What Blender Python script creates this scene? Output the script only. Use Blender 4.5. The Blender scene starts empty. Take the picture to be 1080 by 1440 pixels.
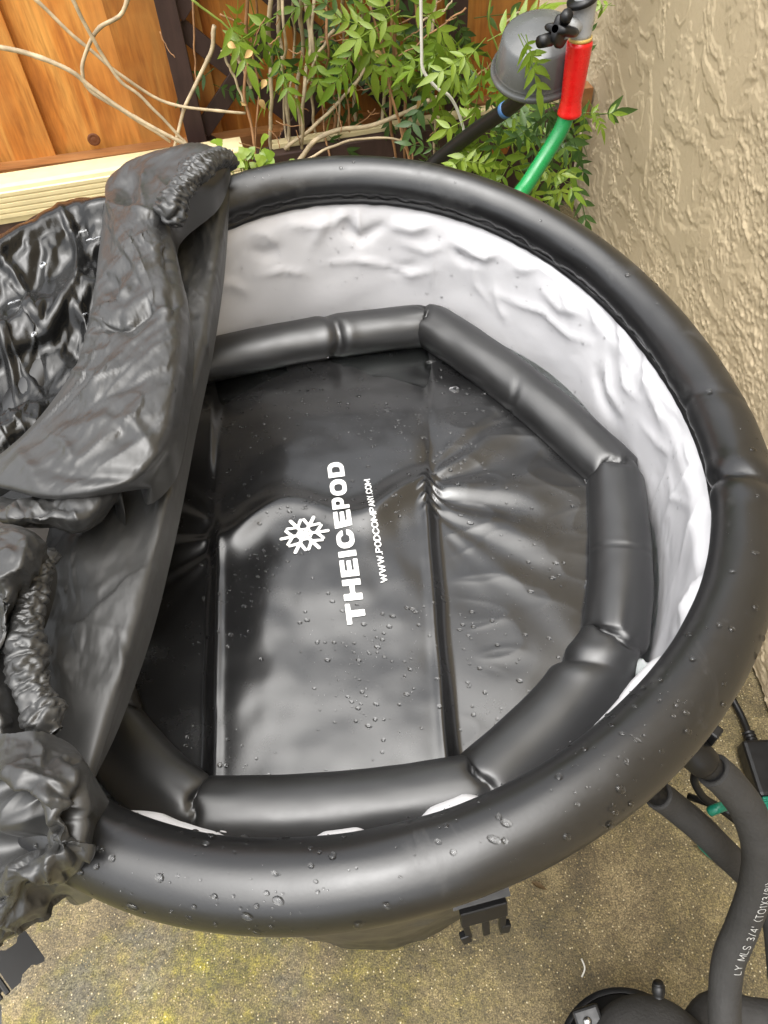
import bpy, bmesh, math, random
import numpy as np
from mathutils import Matrix, Vector

# ------------------------------------------------------------------ camera, sky, sun, exposure
S = bpy.context.scene
F_PX, W_PX, H_PX = 1060.0, 1080.0, 1440.0
CAM = np.array([0.02517, -0.49659, 1.24134])
PITCH, ROLL = 0.66922, -0.06203
cx_, sx_, cr_, sr_ = math.cos(PITCH), math.sin(PITCH), math.cos(ROLL), math.sin(ROLL)
ROT = np.array([[1, 0, 0], [0, cx_, -sx_], [0, sx_, cx_]]) @ np.array([[cr_, -sr_, 0], [sr_, cr_, 0], [0, 0, 1]])
cd = bpy.data.cameras.new('camera')
cam = bpy.data.objects.new('camera', cd)
S.collection.objects.link(cam)
M4 = Matrix([list(ROT[i]) + [CAM[i]] for i in range(3)] + [[0, 0, 0, 1]])
cam.matrix_world = M4
cd.sensor_fit = 'VERTICAL'
cd.sensor_height = 36.0
cd.lens = 36.0 * F_PX / H_PX
cd.clip_start, cd.clip_end = 0.02, 400
S.camera = cam

SUN_EL, SUN_AZ = math.radians(76), math.radians(210)      # azimuth measured from +Y towards +X
wd = bpy.data.worlds.new('World'); S.world = wd; wd.use_nodes = True
nt = wd.node_tree; nt.nodes.clear()
sky = nt.nodes.new('ShaderNodeTexSky'); sky.sky_type = 'NISHITA'; sky.sun_disc = False
sky.sun_elevation = SUN_EL; sky.sun_rotation = SUN_AZ
sky.air_density, sky.dust_density, sky.ozone_density = 1.0, 4.0, 1.0
hs = nt.nodes.new('ShaderNodeHueSaturation'); hs.inputs['Saturation'].default_value = 0.12
bg = nt.nodes.new('ShaderNodeBackground'); bg.inputs['Strength'].default_value = 0.15
wo = nt.nodes.new('ShaderNodeOutputWorld')
nt.links.new(sky.outputs[0], hs.inputs['Color']); nt.links.new(hs.outputs[0], bg.inputs['Color'])
nt.links.new(bg.outputs[0], wo.inputs['Surface'])
sl = bpy.data.lights.new('sun', 'SUN'); sl.energy = 1.5; sl.angle = math.radians(80); sl.color = (1.0, 0.965, 0.90)
so = bpy.data.objects.new('sun', sl); S.collection.objects.link(so)
sd = Vector((math.sin(SUN_AZ) * math.cos(SUN_EL), math.cos(SUN_AZ) * math.cos(SUN_EL), math.sin(SUN_EL)))
so.rotation_euler = sd.to_track_quat('Z', 'Y').to_euler()
so.location = (0, 0, 6)
S.view_settings.view_transform = 'Standard'; S.view_settings.look = 'None'
S.view_settings.exposure = 1.48; S.view_settings.gamma = 1.0; S.view_settings.use_curve_mapping = False

random.seed(11)
rng = np.random.default_rng(7)
PI = math.pi

# ------------------------------------------------------------------ geometry helpers
def ray(u, v):
    d = ROT @ np.array([(u - 540) / F_PX, -(v - 720) / F_PX, -1.0])
    return d / np.linalg.norm(d)
def atz(u, v, z):
    d = ray(u, v); return CAM + d * (z - CAM[2]) / d[2]
def aty(u, v, y):
    d = ray(u, v); return CAM + d * (y - CAM[1]) / d[1]
def onplane(u, v, p, n):
    d = ray(u, v); n = np.array(n, float); return CAM + d * (np.dot(np.array(p) - CAM, n) / np.dot(d, n))
def proj(P):
    q = (P - CAM) @ ROT
    return np.stack([540 + F_PX * q[..., 0] / -q[..., 2], 720 - F_PX * q[..., 1] / -q[..., 2]], -1)

def _hash(i, j, k, seed):
    n = (i * 374761393 + j * 668265263 + k * 2147483647 + seed * 1274126177) & 0x7fffffff
    n = ((n ^ (n >> 13)) * 1274126177) & 0x7fffffff
    return (n ^ (n >> 16)) & 0x7fffffff
def perlin(x, y, z=0.0, seed=0):
    x, y, z = np.broadcast_arrays(np.asarray(x, float), np.asarray(y, float), np.asarray(z, float))
    xi, yi, zi = (np.floor(a).astype(np.int64) for a in (x, y, z))
    xf, yf, zf = x - xi, y - yi, z - zi
    u, v, w = (t * t * t * (t * (t * 6 - 15) + 10) for t in (xf, yf, zf))
    def g(a, b, c):
        h = _hash(xi + a, yi + b, zi + c, seed)
        t1 = (h & 1023) / 1023.0 * 2 * PI
        cz = ((h >> 10) & 1023) / 511.5 - 1
        s_ = np.sqrt(np.maximum(0, 1 - cz * cz))
        return np.cos(t1) * s_ * (xf - a) + np.sin(t1) * s_ * (yf - b) + cz * (zf - c)
    L = lambda a, b, t: a + t * (b - a)
    r = L(L(L(g(0, 0, 0), g(1, 0, 0), u), L(g(0, 1, 0), g(1, 1, 0), u), v),
          L(L(g(0, 0, 1), g(1, 0, 1), u), L(g(0, 1, 1), g(1, 1, 1), u), v), w)
    return r * 1.6
def fbm(x, y, z=0.0, oct=4, seed=0, gain=.5):
    s_, a, f_ = 0, 1.0, 1.0
    for o in range(oct):
        s_ = s_ + a * perlin(np.asarray(x) * f_, np.asarray(y) * f_, np.asarray(z) * f_, seed + o * 17); a *= gain; f_ *= 2.03
    return s_
def ridged(x, y, z=0.0, oct=3, seed=0, gain=.5, sharp=1.0):
    s_, a, f_ = 0, 1.0, 1.0
    for o in range(oct):
        n = perlin(np.asarray(x) * f_, np.asarray(y) * f_, np.asarray(z) * f_, seed + o * 31)
        s_ = s_ + a * ((1 - np.minimum(1, np.abs(n) * 1.6)) ** sharp - .6); a *= gain; f_ *= 2.1
    return s_
def facet(x, y, seed=0):
    """creased-paper height: flat facets meeting in sharp folds (distance to the nearest cell border), unit cells"""
    x, y = np.broadcast_arrays(np.asarray(x, float), np.asarray(y, float))
    xi, yi = np.floor(x).astype(np.int64), np.floor(y).astype(np.int64)
    D = []; CX = []; CY = []
    for a in (-1, 0, 1):
        for b in (-1, 0, 1):
            h = _hash(xi + a, yi + b, 0 * xi, seed); h2 = _hash(xi + a, yi + b, 0 * xi + 7, seed + 3)
            cx, cy = xi + a + (h & 1023) / 1023.0, yi + b + (h2 & 1023) / 1023.0
            D.append((x - cx) ** 2 + (y - cy) ** 2); CX.append(cx); CY.append(cy)
    D, CX, CY = np.array(D), np.array(CX), np.array(CY)
    o = np.argsort(D, axis=0)[:2]
    t = lambda A, i: np.take_along_axis(A, o[i][None], 0)[0]
    return (t(D, 1) - t(D, 0)) / (2 * np.hypot(t(CX, 1) - t(CX, 0), t(CY, 1) - t(CY, 0)) + 1e-6) - .22
def sstep(a, b, x):
    t = np.clip((np.asarray(x, float) - a) / (b - a), 0, 1); return t * t * (3 - 2 * t)

BASE = {}
def link(o, parent=None):
    S.collection.objects.link(o)
    if parent is not None: o.parent = parent
    return o
def tag(o, label, cat, group=None):
    o['label'] = label; o['category'] = cat
    if group: o['group'] = group
    return o
def thing(name, label, cat, base=(0, 0, 0), group=None):
    o = bpy.data.objects.new(name, None); o.location = base; o.empty_display_size = .05
    link(o); tag(o, label, cat, group); BASE[o] = np.array(base, float); return o
def mesh_obj(name, V, Fc, mat, parent=None, smooth=True, label=None, kind=None):
    """vertices in world metres; stored relative to the thing they belong to"""
    V = np.asarray(V, float).reshape(-1, 3)
    b = BASE.get(parent, np.zeros(3))
    me = bpy.data.meshes.new(name)
    me.from_pydata((V - b).tolist(), [], Fc)
    if smooth: me.polygons.foreach_set('use_smooth', [True] * len(me.polygons))
    me.materials.append(mat); me.update()
    o = bpy.data.objects.new(name, me); link(o, parent); BASE[o] = b
    if label: o['label'] = label
    if kind: o['kind'] = kind
    return o
def grid_faces(nu, nv, cu=False, cv=False, off=0):
    i = np.arange(nu if cu else nu - 1)[:, None]; j = np.arange(nv if cv else nv - 1)[None]
    i2, j2 = (i + 1) % nu, (j + 1) % nv
    Q = np.stack(np.broadcast_arrays(i * nv + j, i2 * nv + j, i2 * nv + j2, i * nv + j2), -1).reshape(-1, 4) + off
    return Q.tolist()
def grid(name, P, mat, parent=None, cu=False, cv=False, **k):
    return mesh_obj(name, P.reshape(-1, 3), grid_faces(P.shape[0], P.shape[1], cu, cv), mat, parent, **k)
def spline(pts, n):
    """Catmull-Rom through pts (any trailing dims), n samples, uniform in arc length of the control polygon"""
    P = np.asarray(pts, float); m = len(P)
    d = np.r_[0, np.cumsum(np.maximum(1e-9, np.linalg.norm(np.diff(P.reshape(m, -1), axis=0), axis=1)))]
    t = np.linspace(0, d[-1], n)
    k = np.clip(np.searchsorted(d, t, 'right') - 1, 0, m - 2); s_ = (t - d[k]) / (d[k + 1] - d[k])
    E_ = np.concatenate([[2 * P[0] - P[1]], P, [2 * P[-1] - P[-2]]])
    sh = (-1,) + (1,) * (P.ndim - 1); s_ = s_.reshape(sh)
    a, b, c, e = E_[k], E_[k + 1], E_[k + 2], E_[k + 3]
    return .5 * (2 * b + (c - a) * s_ + (2 * a - 5 * b + 4 * c - e) * s_ ** 2 + (-a + 3 * b - 3 * c + e) * s_ ** 3)
def frames(path, up=(0, 0, 1)):
    T = np.gradient(path, axis=0); T /= np.linalg.norm(T, axis=1)[:, None] + 1e-12
    n = np.cross(T[0], up)
    if np.linalg.norm(n) < 1e-3: n = np.cross(T[0], (1, 0, 0))
    n /= np.linalg.norm(n); N = [n]
    for i in range(1, len(T)):
        n = n - T[i] * np.dot(n, T[i]); n /= np.linalg.norm(n) + 1e-12; N.append(n)
    N = np.array(N); return T, N, np.cross(T, N)
def tube_verts(path, r, k=12, up=(0, 0, 1)):
    path = np.asarray(path, float); T, N, B = frames(path, up)
    a = np.linspace(0, 2 * PI, k, endpoint=False)
    r = np.broadcast_to(np.asarray(r, float), (len(path),)) if np.ndim(r) < 2 else r
    rr = r[:, None] if r.ndim == 1 else r
    return path[:, None] + (N[:, None] * np.cos(a)[None, :, None] + B[:, None] * np.sin(a)[None, :, None]) * rr[..., None]
def tube(name, path, r, mat, parent=None, k=12, caps=True, up=(0, 0, 1), **kw):
    P = tube_verts(path, r, k, up); n = len(P)
    Fc = grid_faces(n, k, False, True)
    if caps: Fc += [list(range(k))[::1], list(range((n - 1) * k, n * k))[::-1]]
    return mesh_obj(name, P.reshape(-1, 3), Fc, mat, parent, **kw)
def lathe(name, prof, M, mat, parent=None, k=32, **kw):
    """prof: (r, h) list about the local Z of matrix M (4x4 numpy)"""
    a = np.linspace(0, 2 * PI, k, endpoint=False); prof = np.array(prof, float)
    P = np.stack([prof[:, 0, None] * np.cos(a), prof[:, 0, None] * np.sin(a), np.repeat(prof[:, 1, None], k, 1)], -1)
    P = P.reshape(-1, 3) @ M[:3, :3].T + M[:3, 3]
    Fc = grid_faces(len(prof), k, False, True)
    if prof[0, 0] > 1e-6: Fc.append(list(range(k))[::-1])
    if prof[-1, 0] > 1e-6: Fc.append(list(range((len(prof) - 1) * k, len(prof) * k)))
    return mesh_obj(name, P, Fc, mat, parent, **kw)
def axis_mat(o, z, x=(1, 0, 0)):
    z = np.array(z, float); z /= np.linalg.norm(z); x = np.array(x, float); x = x - z * np.dot(x, z); x /= np.linalg.norm(x)
    M = np.eye(4); M[:3, 0] = x; M[:3, 1] = np.cross(z, x); M[:3, 2] = z; M[:3, 3] = o; return M
def box_data(M, sx, sy, sz, bev=0.0):
    bm = bmesh.new(); bmesh.ops.create_cube(bm, size=1.0)
    for v in bm.verts: v.co = (v.co.x * sx, v.co.y * sy, v.co.z * sz)
    if bev > 0: bmesh.ops.bevel(bm, geom=bm.edges[:], offset=bev, segments=2, affect='EDGES', profile=.5)
    V = np.array([v.co[:] for v in bm.verts]) @ M[:3, :3].T + M[:3, 3]
    bm.verts.index_update(); Fc = [[v.index for v in f_.verts] for f_ in bm.faces]; bm.free()
    return V, Fc
def box(name, M, sx, sy, sz, mat, parent=None, bev=0.0, **kw):
    V, Fc = box_data(M, sx, sy, sz, bev); kw.setdefault('smooth', False)
    return mesh_obj(name, V, Fc, mat, parent, **kw)
def join_data(lst):
    V, Fc, n = [], [], 0
    for v, f_ in lst:
        V.append(v); Fc += [[i + n for i in q] for q in f_]; n += len(v)
    return np.concatenate(V), Fc
def normals(P):
    a = np.gradient(P, axis=0); b = np.gradient(P, axis=1); n = np.cross(a, b)
    return n / (np.linalg.norm(n, axis=-1, keepdims=True) + 1e-12)
def seg_dist(Q, line):
    """distance of 2-D points Q (...,2) to a polyline, and the parameter 0..1 along it"""
    best = np.full(Q.shape[:-1], 1e9); par = np.zeros(Q.shape[:-1]); L = np.array(line, float); m = len(L) - 1
    sgn = np.zeros(Q.shape[:-1])
    for i in range(m):
        a, b = L[i], L[i + 1]; ab = b - a
        t = np.clip(((Q - a) @ ab) / (ab @ ab), 0, 1)
        w = Q - a - t[..., None] * ab; d = np.linalg.norm(w, axis=-1); c = d < best
        best = np.where(c, d, best); par = np.where(c, (i + t) / m, par)
        sgn = np.where(c, np.sign(w[..., 0] * ab[1] - w[..., 1] * ab[0]), sgn)
    return best, par, sgn

def resample(G, nu, nv):
    def ax(A, n):
        m = A.shape[0]; t = np.linspace(0, m - 1, n); i = np.clip(t.astype(int), 0, m - 2); f_ = (t - i)[:, None, None]
        E_ = np.concatenate([[2 * A[0] - A[1]], A, [2 * A[-1] - A[-2]]]); a, b, c, d = E_[i], E_[i + 1], E_[i + 2], E_[i + 3]
        return .5 * (2 * b + (c - a) * f_ + (2 * a - 5 * b + 4 * c - d) * f_ ** 2 + (-a + 3 * b - 3 * c + d) * f_ ** 3)
    return np.transpose(ax(np.transpose(ax(G, nu), (1, 0, 2)), nv), (1, 0, 2))
def buckle_cloth(G, levels, keep, seed):
    """let a sheet that is longer than the shape it lies on buckle into folds (position-based, coarse to fine)"""
    r_ = np.random.default_rng(seed); base0 = G; off = None
    for (nu, nv, eu, ev, it, ka) in levels:
        B0 = resample(base0, nu, nv); X = B0.copy() if off is None else B0 + resample(off, nu, nv)
        Nn = normals(B0); flip = np.sign((Nn * (CAM - B0)).sum(-1).mean()); Nn = Nn * flip
        cell = np.linalg.norm(B0[1:, 1:] - B0[:-1, :-1], axis=-1).mean()
        K = resample(keep[..., None], nu, nv)[..., 0]
        Xr = X.copy()
        X = X + Nn * (r_.normal(0, (.12 if off is None else .03) * cell, (nu, nv)) * (1 - K))[..., None]
        cons = []
        for (a, b, ex, w) in ((1, 0, eu, 1.0), (0, 1, ev, 1.0), (1, 1, (eu + ev) / 2, .6), (1, -1, (eu + ev) / 2, .6), (2, 0, eu * .55, .35), (0, 2, ev * .55, .35)):
            ia = (slice(0, nu - a), slice(max(0, -b), nv - max(0, b))); ib = (slice(a, nu), slice(max(0, b), nv + min(0, b)))
            L0 = np.linalg.norm(Xr[ia] - Xr[ib], axis=-1) * (1 + ex * (1 - .5 * (K[ia] + K[ib])))
            cons.append((ia, ib, L0, w))
        for k in range(it):
            A = np.zeros_like(X); C_ = np.zeros((nu, nv, 1))
            for ia, ib, L0, w in cons:
                d = X[ib] - X[ia]; l = np.linalg.norm(d, axis=-1) + 1e-9
                c = (d * ((l - L0) / l * .5 * w)[..., None]); A[ia] += c; A[ib] -= c; C_[ia] += w; C_[ib] += w
            X = X + 1.5 * A / C_
            X = X + (B0 - X) * np.maximum(ka, K * .5)[..., None] if np.ndim(ka) else X + (B0 - X) * np.maximum(ka, K * .5)[..., None]
        # do not sink into what lies beneath
        h = ((X - B0) * Nn).sum(-1); X = X + Nn * np.maximum(0, -.012 - h)[..., None]
        off = X - B0
    return base0 + resample(off, *base0.shape[:2])

# ------------------------------------------------------------------ materials
class NT:
    def __init__(s, name):
        s.m = bpy.data.materials.new(name); s.m.use_nodes = True; s.t = s.m.node_tree
        s.b = s.t.nodes['Principled BSDF']; s.out = s.t.nodes['Material Output']
    def n(s, typ, **k):
        o = s.t.nodes.new('ShaderNode' + typ)
        for a, v in k.items():
            if hasattr(o, a) and a not in o.inputs: setattr(o, a, v)
            else: o.inputs[a].default_value = v
        return o
    def l(s, a, b): s.t.links.new(a, b); return s
    def coords(s, scale=(1, 1, 1), kind='Object', rot=(0, 0, 0)):
        c = s.n('TexCoord'); m = s.n('Mapping'); m.inputs['Scale'].default_value = scale; m.inputs['Rotation'].default_value = rot
        s.l(c.outputs[kind], m.inputs['Vector']); return m.outputs[0]
    def noise(s, vec, scale, detail=4, rough=.5, dist=0.0):
        o = s.n('TexNoise'); o.inputs['Scale'].default_value = scale; o.inputs['Detail'].default_value = detail
        o.inputs['Roughness'].default_value = rough; o.inputs['Distortion'].default_value = dist
        s.l(vec, o.inputs['Vector']); return o.outputs['Fac']
    def ramp(s, fac, stops, interp='LINEAR'):
        r = s.n('ValToRGB'); r.color_ramp.interpolation = interp; e = r.color_ramp.elements
        while len(e) < len(stops): e.new(.5)
        for el, (p, c) in zip(e, stops):
            el.position = p; el.color = (c, c, c, 1) if np.isscalar(c) else (*c, 1)
        s.l(fac, r.inputs['Fac']); return r.outputs['Color']
    def mix(s, fac, a, b, mode='MIX'):
        o = s.n('MixRGB'); o.blend_type = mode
        for i, x in ((0, fac), (1, a), (2, b)):
            if isinstance(x, (int, float)): o.inputs[i].default_value = x if i == 0 else (x, x, x, 1)
            elif isinstance(x, tuple): o.inputs[i].default_value = (*x, 1)
            else: s.l(x, o.inputs[i])
        return o.outputs[0]
    def math(s, op, a, b=0.0):
        o = s.n('Math'); o.operation = op
        for i, x in ((0, a), (1, b)):
            if isinstance(x, (int, float)): o.inputs[i].default_value = x
            else: s.l(x, o.inputs[i])
        return o.outputs[0]
    def bump(s, h, strength=.3, dist=.002, prev=None):
        o = s.n('Bump'); o.inputs['Strength'].default_value = strength; o.inputs['Distance'].default_value = dist
        s.l(h, o.inputs['Height'])
        if prev is not None: s.l(prev, o.inputs['Normal'])
        s.l(o.outputs[0], s.b.inputs['Normal']); return o.outputs[0]
    def set(s, **k):
        for a, v in k.items():
            i = s.b.inputs[a.replace('_', ' ')]
            if isinstance(v, (int, float)): i.default_value = v
            elif isinstance(v, tuple): i.default_value = (*v, 1) if len(v) == 3 else v
            else: s.l(v, i)
        return s

def m_plain(name, col, rough, spec=.5, metal=0.0, bump=None, vary=.15):
    t = NT(name); v = t.coords()
    n1 = t.noise(v, 35, 4)
    lo = tuple(c * (1 - vary) for c in col); hi = tuple(min(1, c * (1 + vary)) for c in col)
    t.set(Base_Color=t.ramp(n1, [(.3, lo), (.7, hi)]), Roughness=t.ramp(t.noise(v, 90, 3), [(.3, max(0, rough - .08)), (.7, min(1, rough + .08))]), Metallic=metal, Specular_IOR_Level=spec)
    if bump: t.bump(t.noise(v, bump[0], 3), bump[1], bump[2])
    return t.m
def m_rubber():
    t = NT('black_rubber'); v = t.coords()
    big = t.noise(v, 7, 5, .6, .4); sm = t.noise(v, 60, 5, .65, .3)
    stain = t.ramp(t.noise(v, 13, 7, .72, .5), [(.57, 0.0), (.66, 1.0)])
    col = t.mix(t.math('MULTIPLY', stain, .35), (.0055, .0055, .006), (.050, .050, .050))
    r = t.math('ADD', t.ramp(big, [(.3, .28), (.7, .38)]), t.math('MULTIPLY', t.ramp(sm, [(.35, 0.0), (.7, 1.0)]), .06))
    r = t.math('ADD', r, t.math('MULTIPLY', stain, .10))
    t.set(Base_Color=col, Roughness=r, Specular_IOR_Level=.8)
    t.bump(t.noise(v, 450, 3), .06, .0006); return t.m
def m_pvc(name, rough, coat):
    t = NT(name); v = t.coords()
    n1 = t.noise(v, 14, 5, .6, .3)
    t.set(Base_Color=t.ramp(n1, [(.3, (.006, .006, .0063)), (.75, (.012, .012, .0124))]),
          Roughness=t.ramp(t.noise(v, 30, 5, .65), [(.3, rough), (.7, rough + .08)]), Specular_IOR_Level=1.0, Coat_Weight=coat, Coat_Roughness=.22)
    t.bump(t.noise(v, 600, 2), .05, .0004); return t.m
def m_liner():
    t = NT('liner_vinyl'); v = t.coords()
    n1 = t.noise(v, 9, 5, .6)
    t.set(Base_Color=t.ramp(n1, [(.3, (.58, .575, .592)), (.7, (.64, .635, .65))]), Roughness=.36, Specular_IOR_Level=.5)
    t.bump(t.noise(v, 16, 3, .45, .8), .12, .006); return t.m
def m_nylon(name, rough, col=.03, coat=0.0, bmp=.32, spec=.65):
    t = NT(name); v = t.coords()
    n1 = t.noise(v, 20, 5, .6)
    c0, c1 = col * .8, col * 1.2
    t.set(Base_Color=t.ramp(n1, [(.3, (c0, c0, c0 * .98)), (.7, (c1, c1 * .99, c1 * .96))]),
          Roughness=t.ramp(t.noise(v, 45, 5, .6), [(.3, rough - .06), (.7, rough + .06)]), Specular_IOR_Level=spec,
          Coat_Weight=coat, Coat_Roughness=.04, Sheen_Weight=.03, Sheen_Roughness=.4)
    b = t.bump(t.noise(v, 55, 6, .62, 1.2), bmp, .004); t.bump(t.noise(v, 900, 2), .05, .0003, b)
    return t.m
def m_water():
    t = NT('tub_water'); v = t.coords()
    t.set(Base_Color=(.80, .86, .84), Roughness=.02, Transmission_Weight=1.0, IOR=1.33)
    t.bump(t.noise(v, 14, 3), .05, .01); return t.m
def m_drop():
    t = NT('water_drop'); t.set(Base_Color=(1., 1., 1.), Roughness=.0, Transmission_Weight=1.0, IOR=1.33); return t.m
def m_stucco():
    t = NT('tan_stucco'); v = t.coords()
    n1 = t.noise(v, 5, 5, .55); n2 = t.noise(v, 160, 4, .6)
    col = t.mix(t.ramp(n2, [(.3, 0.0), (.75, .35)]), t.ramp(n1, [(.3, (.50, .41, .27)), (.72, (.56, .46, .31))]), (.45, .36, .235))
    t.set(Base_Color=col, Roughness=.62, Specular_IOR_Level=.35)
    b = t.bump(t.noise(v, 90, 5, .65, .4), .35, .003); t.bump(t.noise(v, 500, 3, .7), .45, .0015, b); return t.m
def m_ground():
    t = NT('mossy_concrete'); v = t.coords()
    big = t.noise(v, 3.2, 6, .62, .5); mid = t.noise(v, 16, 6, .65, .3); fine = t.noise(v, 130, 4, .7)
    base = t.ramp(mid, [(.28, (.078, .059, .029)), (.5, (.155, .119, .061)), (.72, (.255, .20, .108))])
    gm = t.ramp(t.math('ADD', t.math('MULTIPLY', big, .75), t.math('MULTIPLY', t.noise(v, 26, 5, .7), .25)), [(.42, 0.0), (.53, .9)])
    sep = t.n('SeparateXYZ'); t.l(v, sep.inputs[0])
    leftw = t.math('SUBTRACT', .25, t.math('MULTIPLY', sep.outputs[0], 1.6))      # the moss grows away from the house wall
    leftw = t.ramp(leftw, [(.0, .12), (.75, 1.0)])
    moss = t.ramp(t.noise(v, 48, 5, .7), [(.3, (.060, .056, .012)), (.5, (.15, .135, .018)), (.68, (.36, .30, .018))])
    col = t.mix(t.math('MULTIPLY', gm, leftw), base, moss)
    grey = t.ramp(t.noise(v, 7.5, 6, .6, .4), [(.56, 0.0), (.66, .6)])
    col = t.mix(t.math('MULTIPLY', grey, leftw), col, t.ramp(fine, [(.3, (.060, .054, .040)), (.7, (.17, .155, .120))]))
    dark = t.ramp(fine, [(.36, .42), (.55, 1.0)]); col = t.mix(.75, col, dark, 'MULTIPLY')
    grain = t.ramp(t.noise(v, 420, 2, .6), [(.30, .30), (.5, .95), (.68, 1.9)]); col = t.mix(.85, col, grain, 'MULTIPLY')
    damp = t.ramp(t.noise(v, 4.5, 6, .65, .8), [(.36, .45), (.56, 1.0)]); col = t.mix(.85, col, damp, 'MULTIPLY')      # damp, dirty blotches
    vo = t.n('TexVoronoi'); vo.inputs['Scale'].default_value = 210; t.l(v, vo.inputs['Vector'])
    spk = t.ramp(vo.outputs['Distance'], [(.16, 1.0), (.30, 0.0)])
    vc = t.n('SeparateColor'); t.l(vo.outputs['Color'], vc.inputs[0])
    pick = t.ramp(vc.outputs[0], [(.40, 0.0), (.6, 1.0)])
    sc_ = t.ramp(vc.outputs[1], [(.0, (.24, .18, .09)), (.6, (.40, .31, .15)), (.93, (.62, .54, .36))])
    col = t.mix(t.math('MULTIPLY', t.math('MULTIPLY', spk, pick), .85), col, sc_)
    t.set(Base_Color=col, Roughness=t.ramp(mid, [(.3, .55), (.7, .8)]), Specular_IOR_Level=.4)
    h = t.math('ADD', t.math('MULTIPLY', fine, .5), t.math('MULTIPLY', spk, .4)); t.bump(h, .6, .003); return t.m
def m_cedar(name, hue):
    t = NT(name)
    c = t.n('TexCoord'); oi = t.n('ObjectInfo'); ad = t.n('VectorMath'); ad.operation = 'ADD'
    sc = t.n('VectorMath'); sc.operation = 'SCALE'; sc.inputs['Scale'].default_value = 13.0
    cmb = t.n('CombineXYZ'); t.l(oi.outputs['Random'], cmb.inputs[0]); t.l(oi.outputs['Random'], cmb.inputs[2])
    t.l(cmb.outputs[0], sc.inputs[0]); t.l(c.outputs['Object'], ad.inputs[0]); t.l(sc.outputs[0], ad.inputs[1])
    mp = t.n('Mapping'); mp.inputs['Scale'].default_value = hue['scale']; t.l(ad.outputs[0], mp.inputs['Vector']); v = mp.outputs[0]
    g1 = t.noise(v, 6, 6, .6, .7); g2 = t.noise(v, 30, 4, .6, .2); blot = t.noise(ad.outputs[0], 5, 4, .5, .3)
    col = t.ramp(g1, [(.3, hue['lo']), (.52, hue['mid']), (.72, hue['hi'])])
    col = t.mix(t.ramp(g2, [(.35, .45), (.6, 0.0)]), col, tuple(x * .55 for x in hue['lo']))
    col = t.mix(t.ramp(blot, [(.42, .0), (.66, .6)]), col, hue['blot'])
    sh = t.n('MixRGB'); sh.blend_type = 'MULTIPLY'; sh.inputs[0].default_value = 1
    t.l(col, sh.inputs[1]); t.l(t.ramp(oi.outputs['Random'], [(0., .58), (1., 1.10)]), sh.inputs[2])
    t.set(Base_Color=sh.outputs[0], Roughness=.55, Specular_IOR_Level=.4)
    t.bump(g2, .25, .002); return t.m
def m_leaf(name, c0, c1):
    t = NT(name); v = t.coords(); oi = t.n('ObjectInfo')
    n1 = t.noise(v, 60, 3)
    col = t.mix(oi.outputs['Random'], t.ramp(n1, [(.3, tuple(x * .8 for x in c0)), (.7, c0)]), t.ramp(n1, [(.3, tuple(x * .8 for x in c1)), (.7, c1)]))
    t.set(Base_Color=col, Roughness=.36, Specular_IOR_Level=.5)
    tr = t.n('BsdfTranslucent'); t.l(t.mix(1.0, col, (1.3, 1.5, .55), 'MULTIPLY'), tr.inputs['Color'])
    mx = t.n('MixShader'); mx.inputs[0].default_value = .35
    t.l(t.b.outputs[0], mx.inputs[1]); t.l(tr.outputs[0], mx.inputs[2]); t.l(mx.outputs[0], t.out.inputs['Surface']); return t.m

RUB, PVC, PVR, LIN = m_rubber(), m_pvc('lid_vinyl', .21, .0), m_pvc('lid_ring_vinyl', .37, .0), m_liner()
NYL, NYW, NYI = m_nylon('black_nylon', .39, .024, 0, .03), m_nylon('wet_black_nylon', .25, .005, .0, .02, .45), m_nylon('nylon_lining', .50, .032, 0, .04)
WAT, DROP, STU, GRD = m_water(), m_drop(), m_stucco(), m_ground()
CED = m_cedar('cedar_board', dict(scale=(3.2, 3.2, .35), lo=(.28, .075, .012), mid=(.56, .20, .032), hi=(.72, .36, .085), blot=(.66, .31, .075)))
CEDH = m_cedar('cedar_rail', dict(scale=(.35, 3.2, 3.2), lo=(.17, .06, .018), mid=(.34, .135, .035), hi=(.46, .22, .075), blot=(.40, .20, .08)))
TRE = m_cedar('brown_stained_wood', dict(scale=(2, 2, .4), lo=(.036, .018, .015), mid=(.058, .031, .026), hi=(.085, .048, .040), blot=(.07, .04, .034)))
CRM = m_plain('cream_paint', (.62, .52, .30), .45, bump=(60, .15, .002), vary=.06)
PRINT = m_plain('white_print', (.80, .80, .79), .45, vary=.02)
PRINTG = m_plain('grey_print', (.42, .42, .41), .6, vary=.1)
PLB = m_plain('black_plastic', (.006, .006, .0065), .42, spec=.4)
FOAM = m_plain('black_foam', (.030, .029, .028), .72, spec=.35, bump=(260, .5, .0015))
GRY = m_plain('grey_plastic', (.085, .088, .088), .22, vary=.08)
LGR = m_plain('light_grey_plastic', (.36, .37, .38), .3, vary=.05)
RED = m_plain('red_plastic', (.62, .012, .010), .28, vary=.05)
GRN = m_plain('green_hose_vinyl', (.008, .21, .055), .3, vary=.08)
GCO = m_plain('green_cord_vinyl', (.006, .15, .095), .35, vary=.08)
YEL = m_plain('brass_ring', (.6, .42, .12), .35, vary=.05)
STEM = m_plain('vine_bark', (.40, .315, .20), .7, bump=(90, .5, .002), vary=.35)
STEM2 = m_plain('dry_tendril', (.30, .155, .07), .7, vary=.3)
STEMG = m_plain('green_shoot', (.19, .24, .04), .5, vary=.2)
WCAB = m_plain('white_cable_sheath', (.6, .58, .53), .4, vary=.05)
DRY = m_plain('dry_leaf', (.42, .27, .10), .6, vary=.3)
STEEL = m_plain('steel', (.5, .5, .5), .25, metal=1.0)
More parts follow.
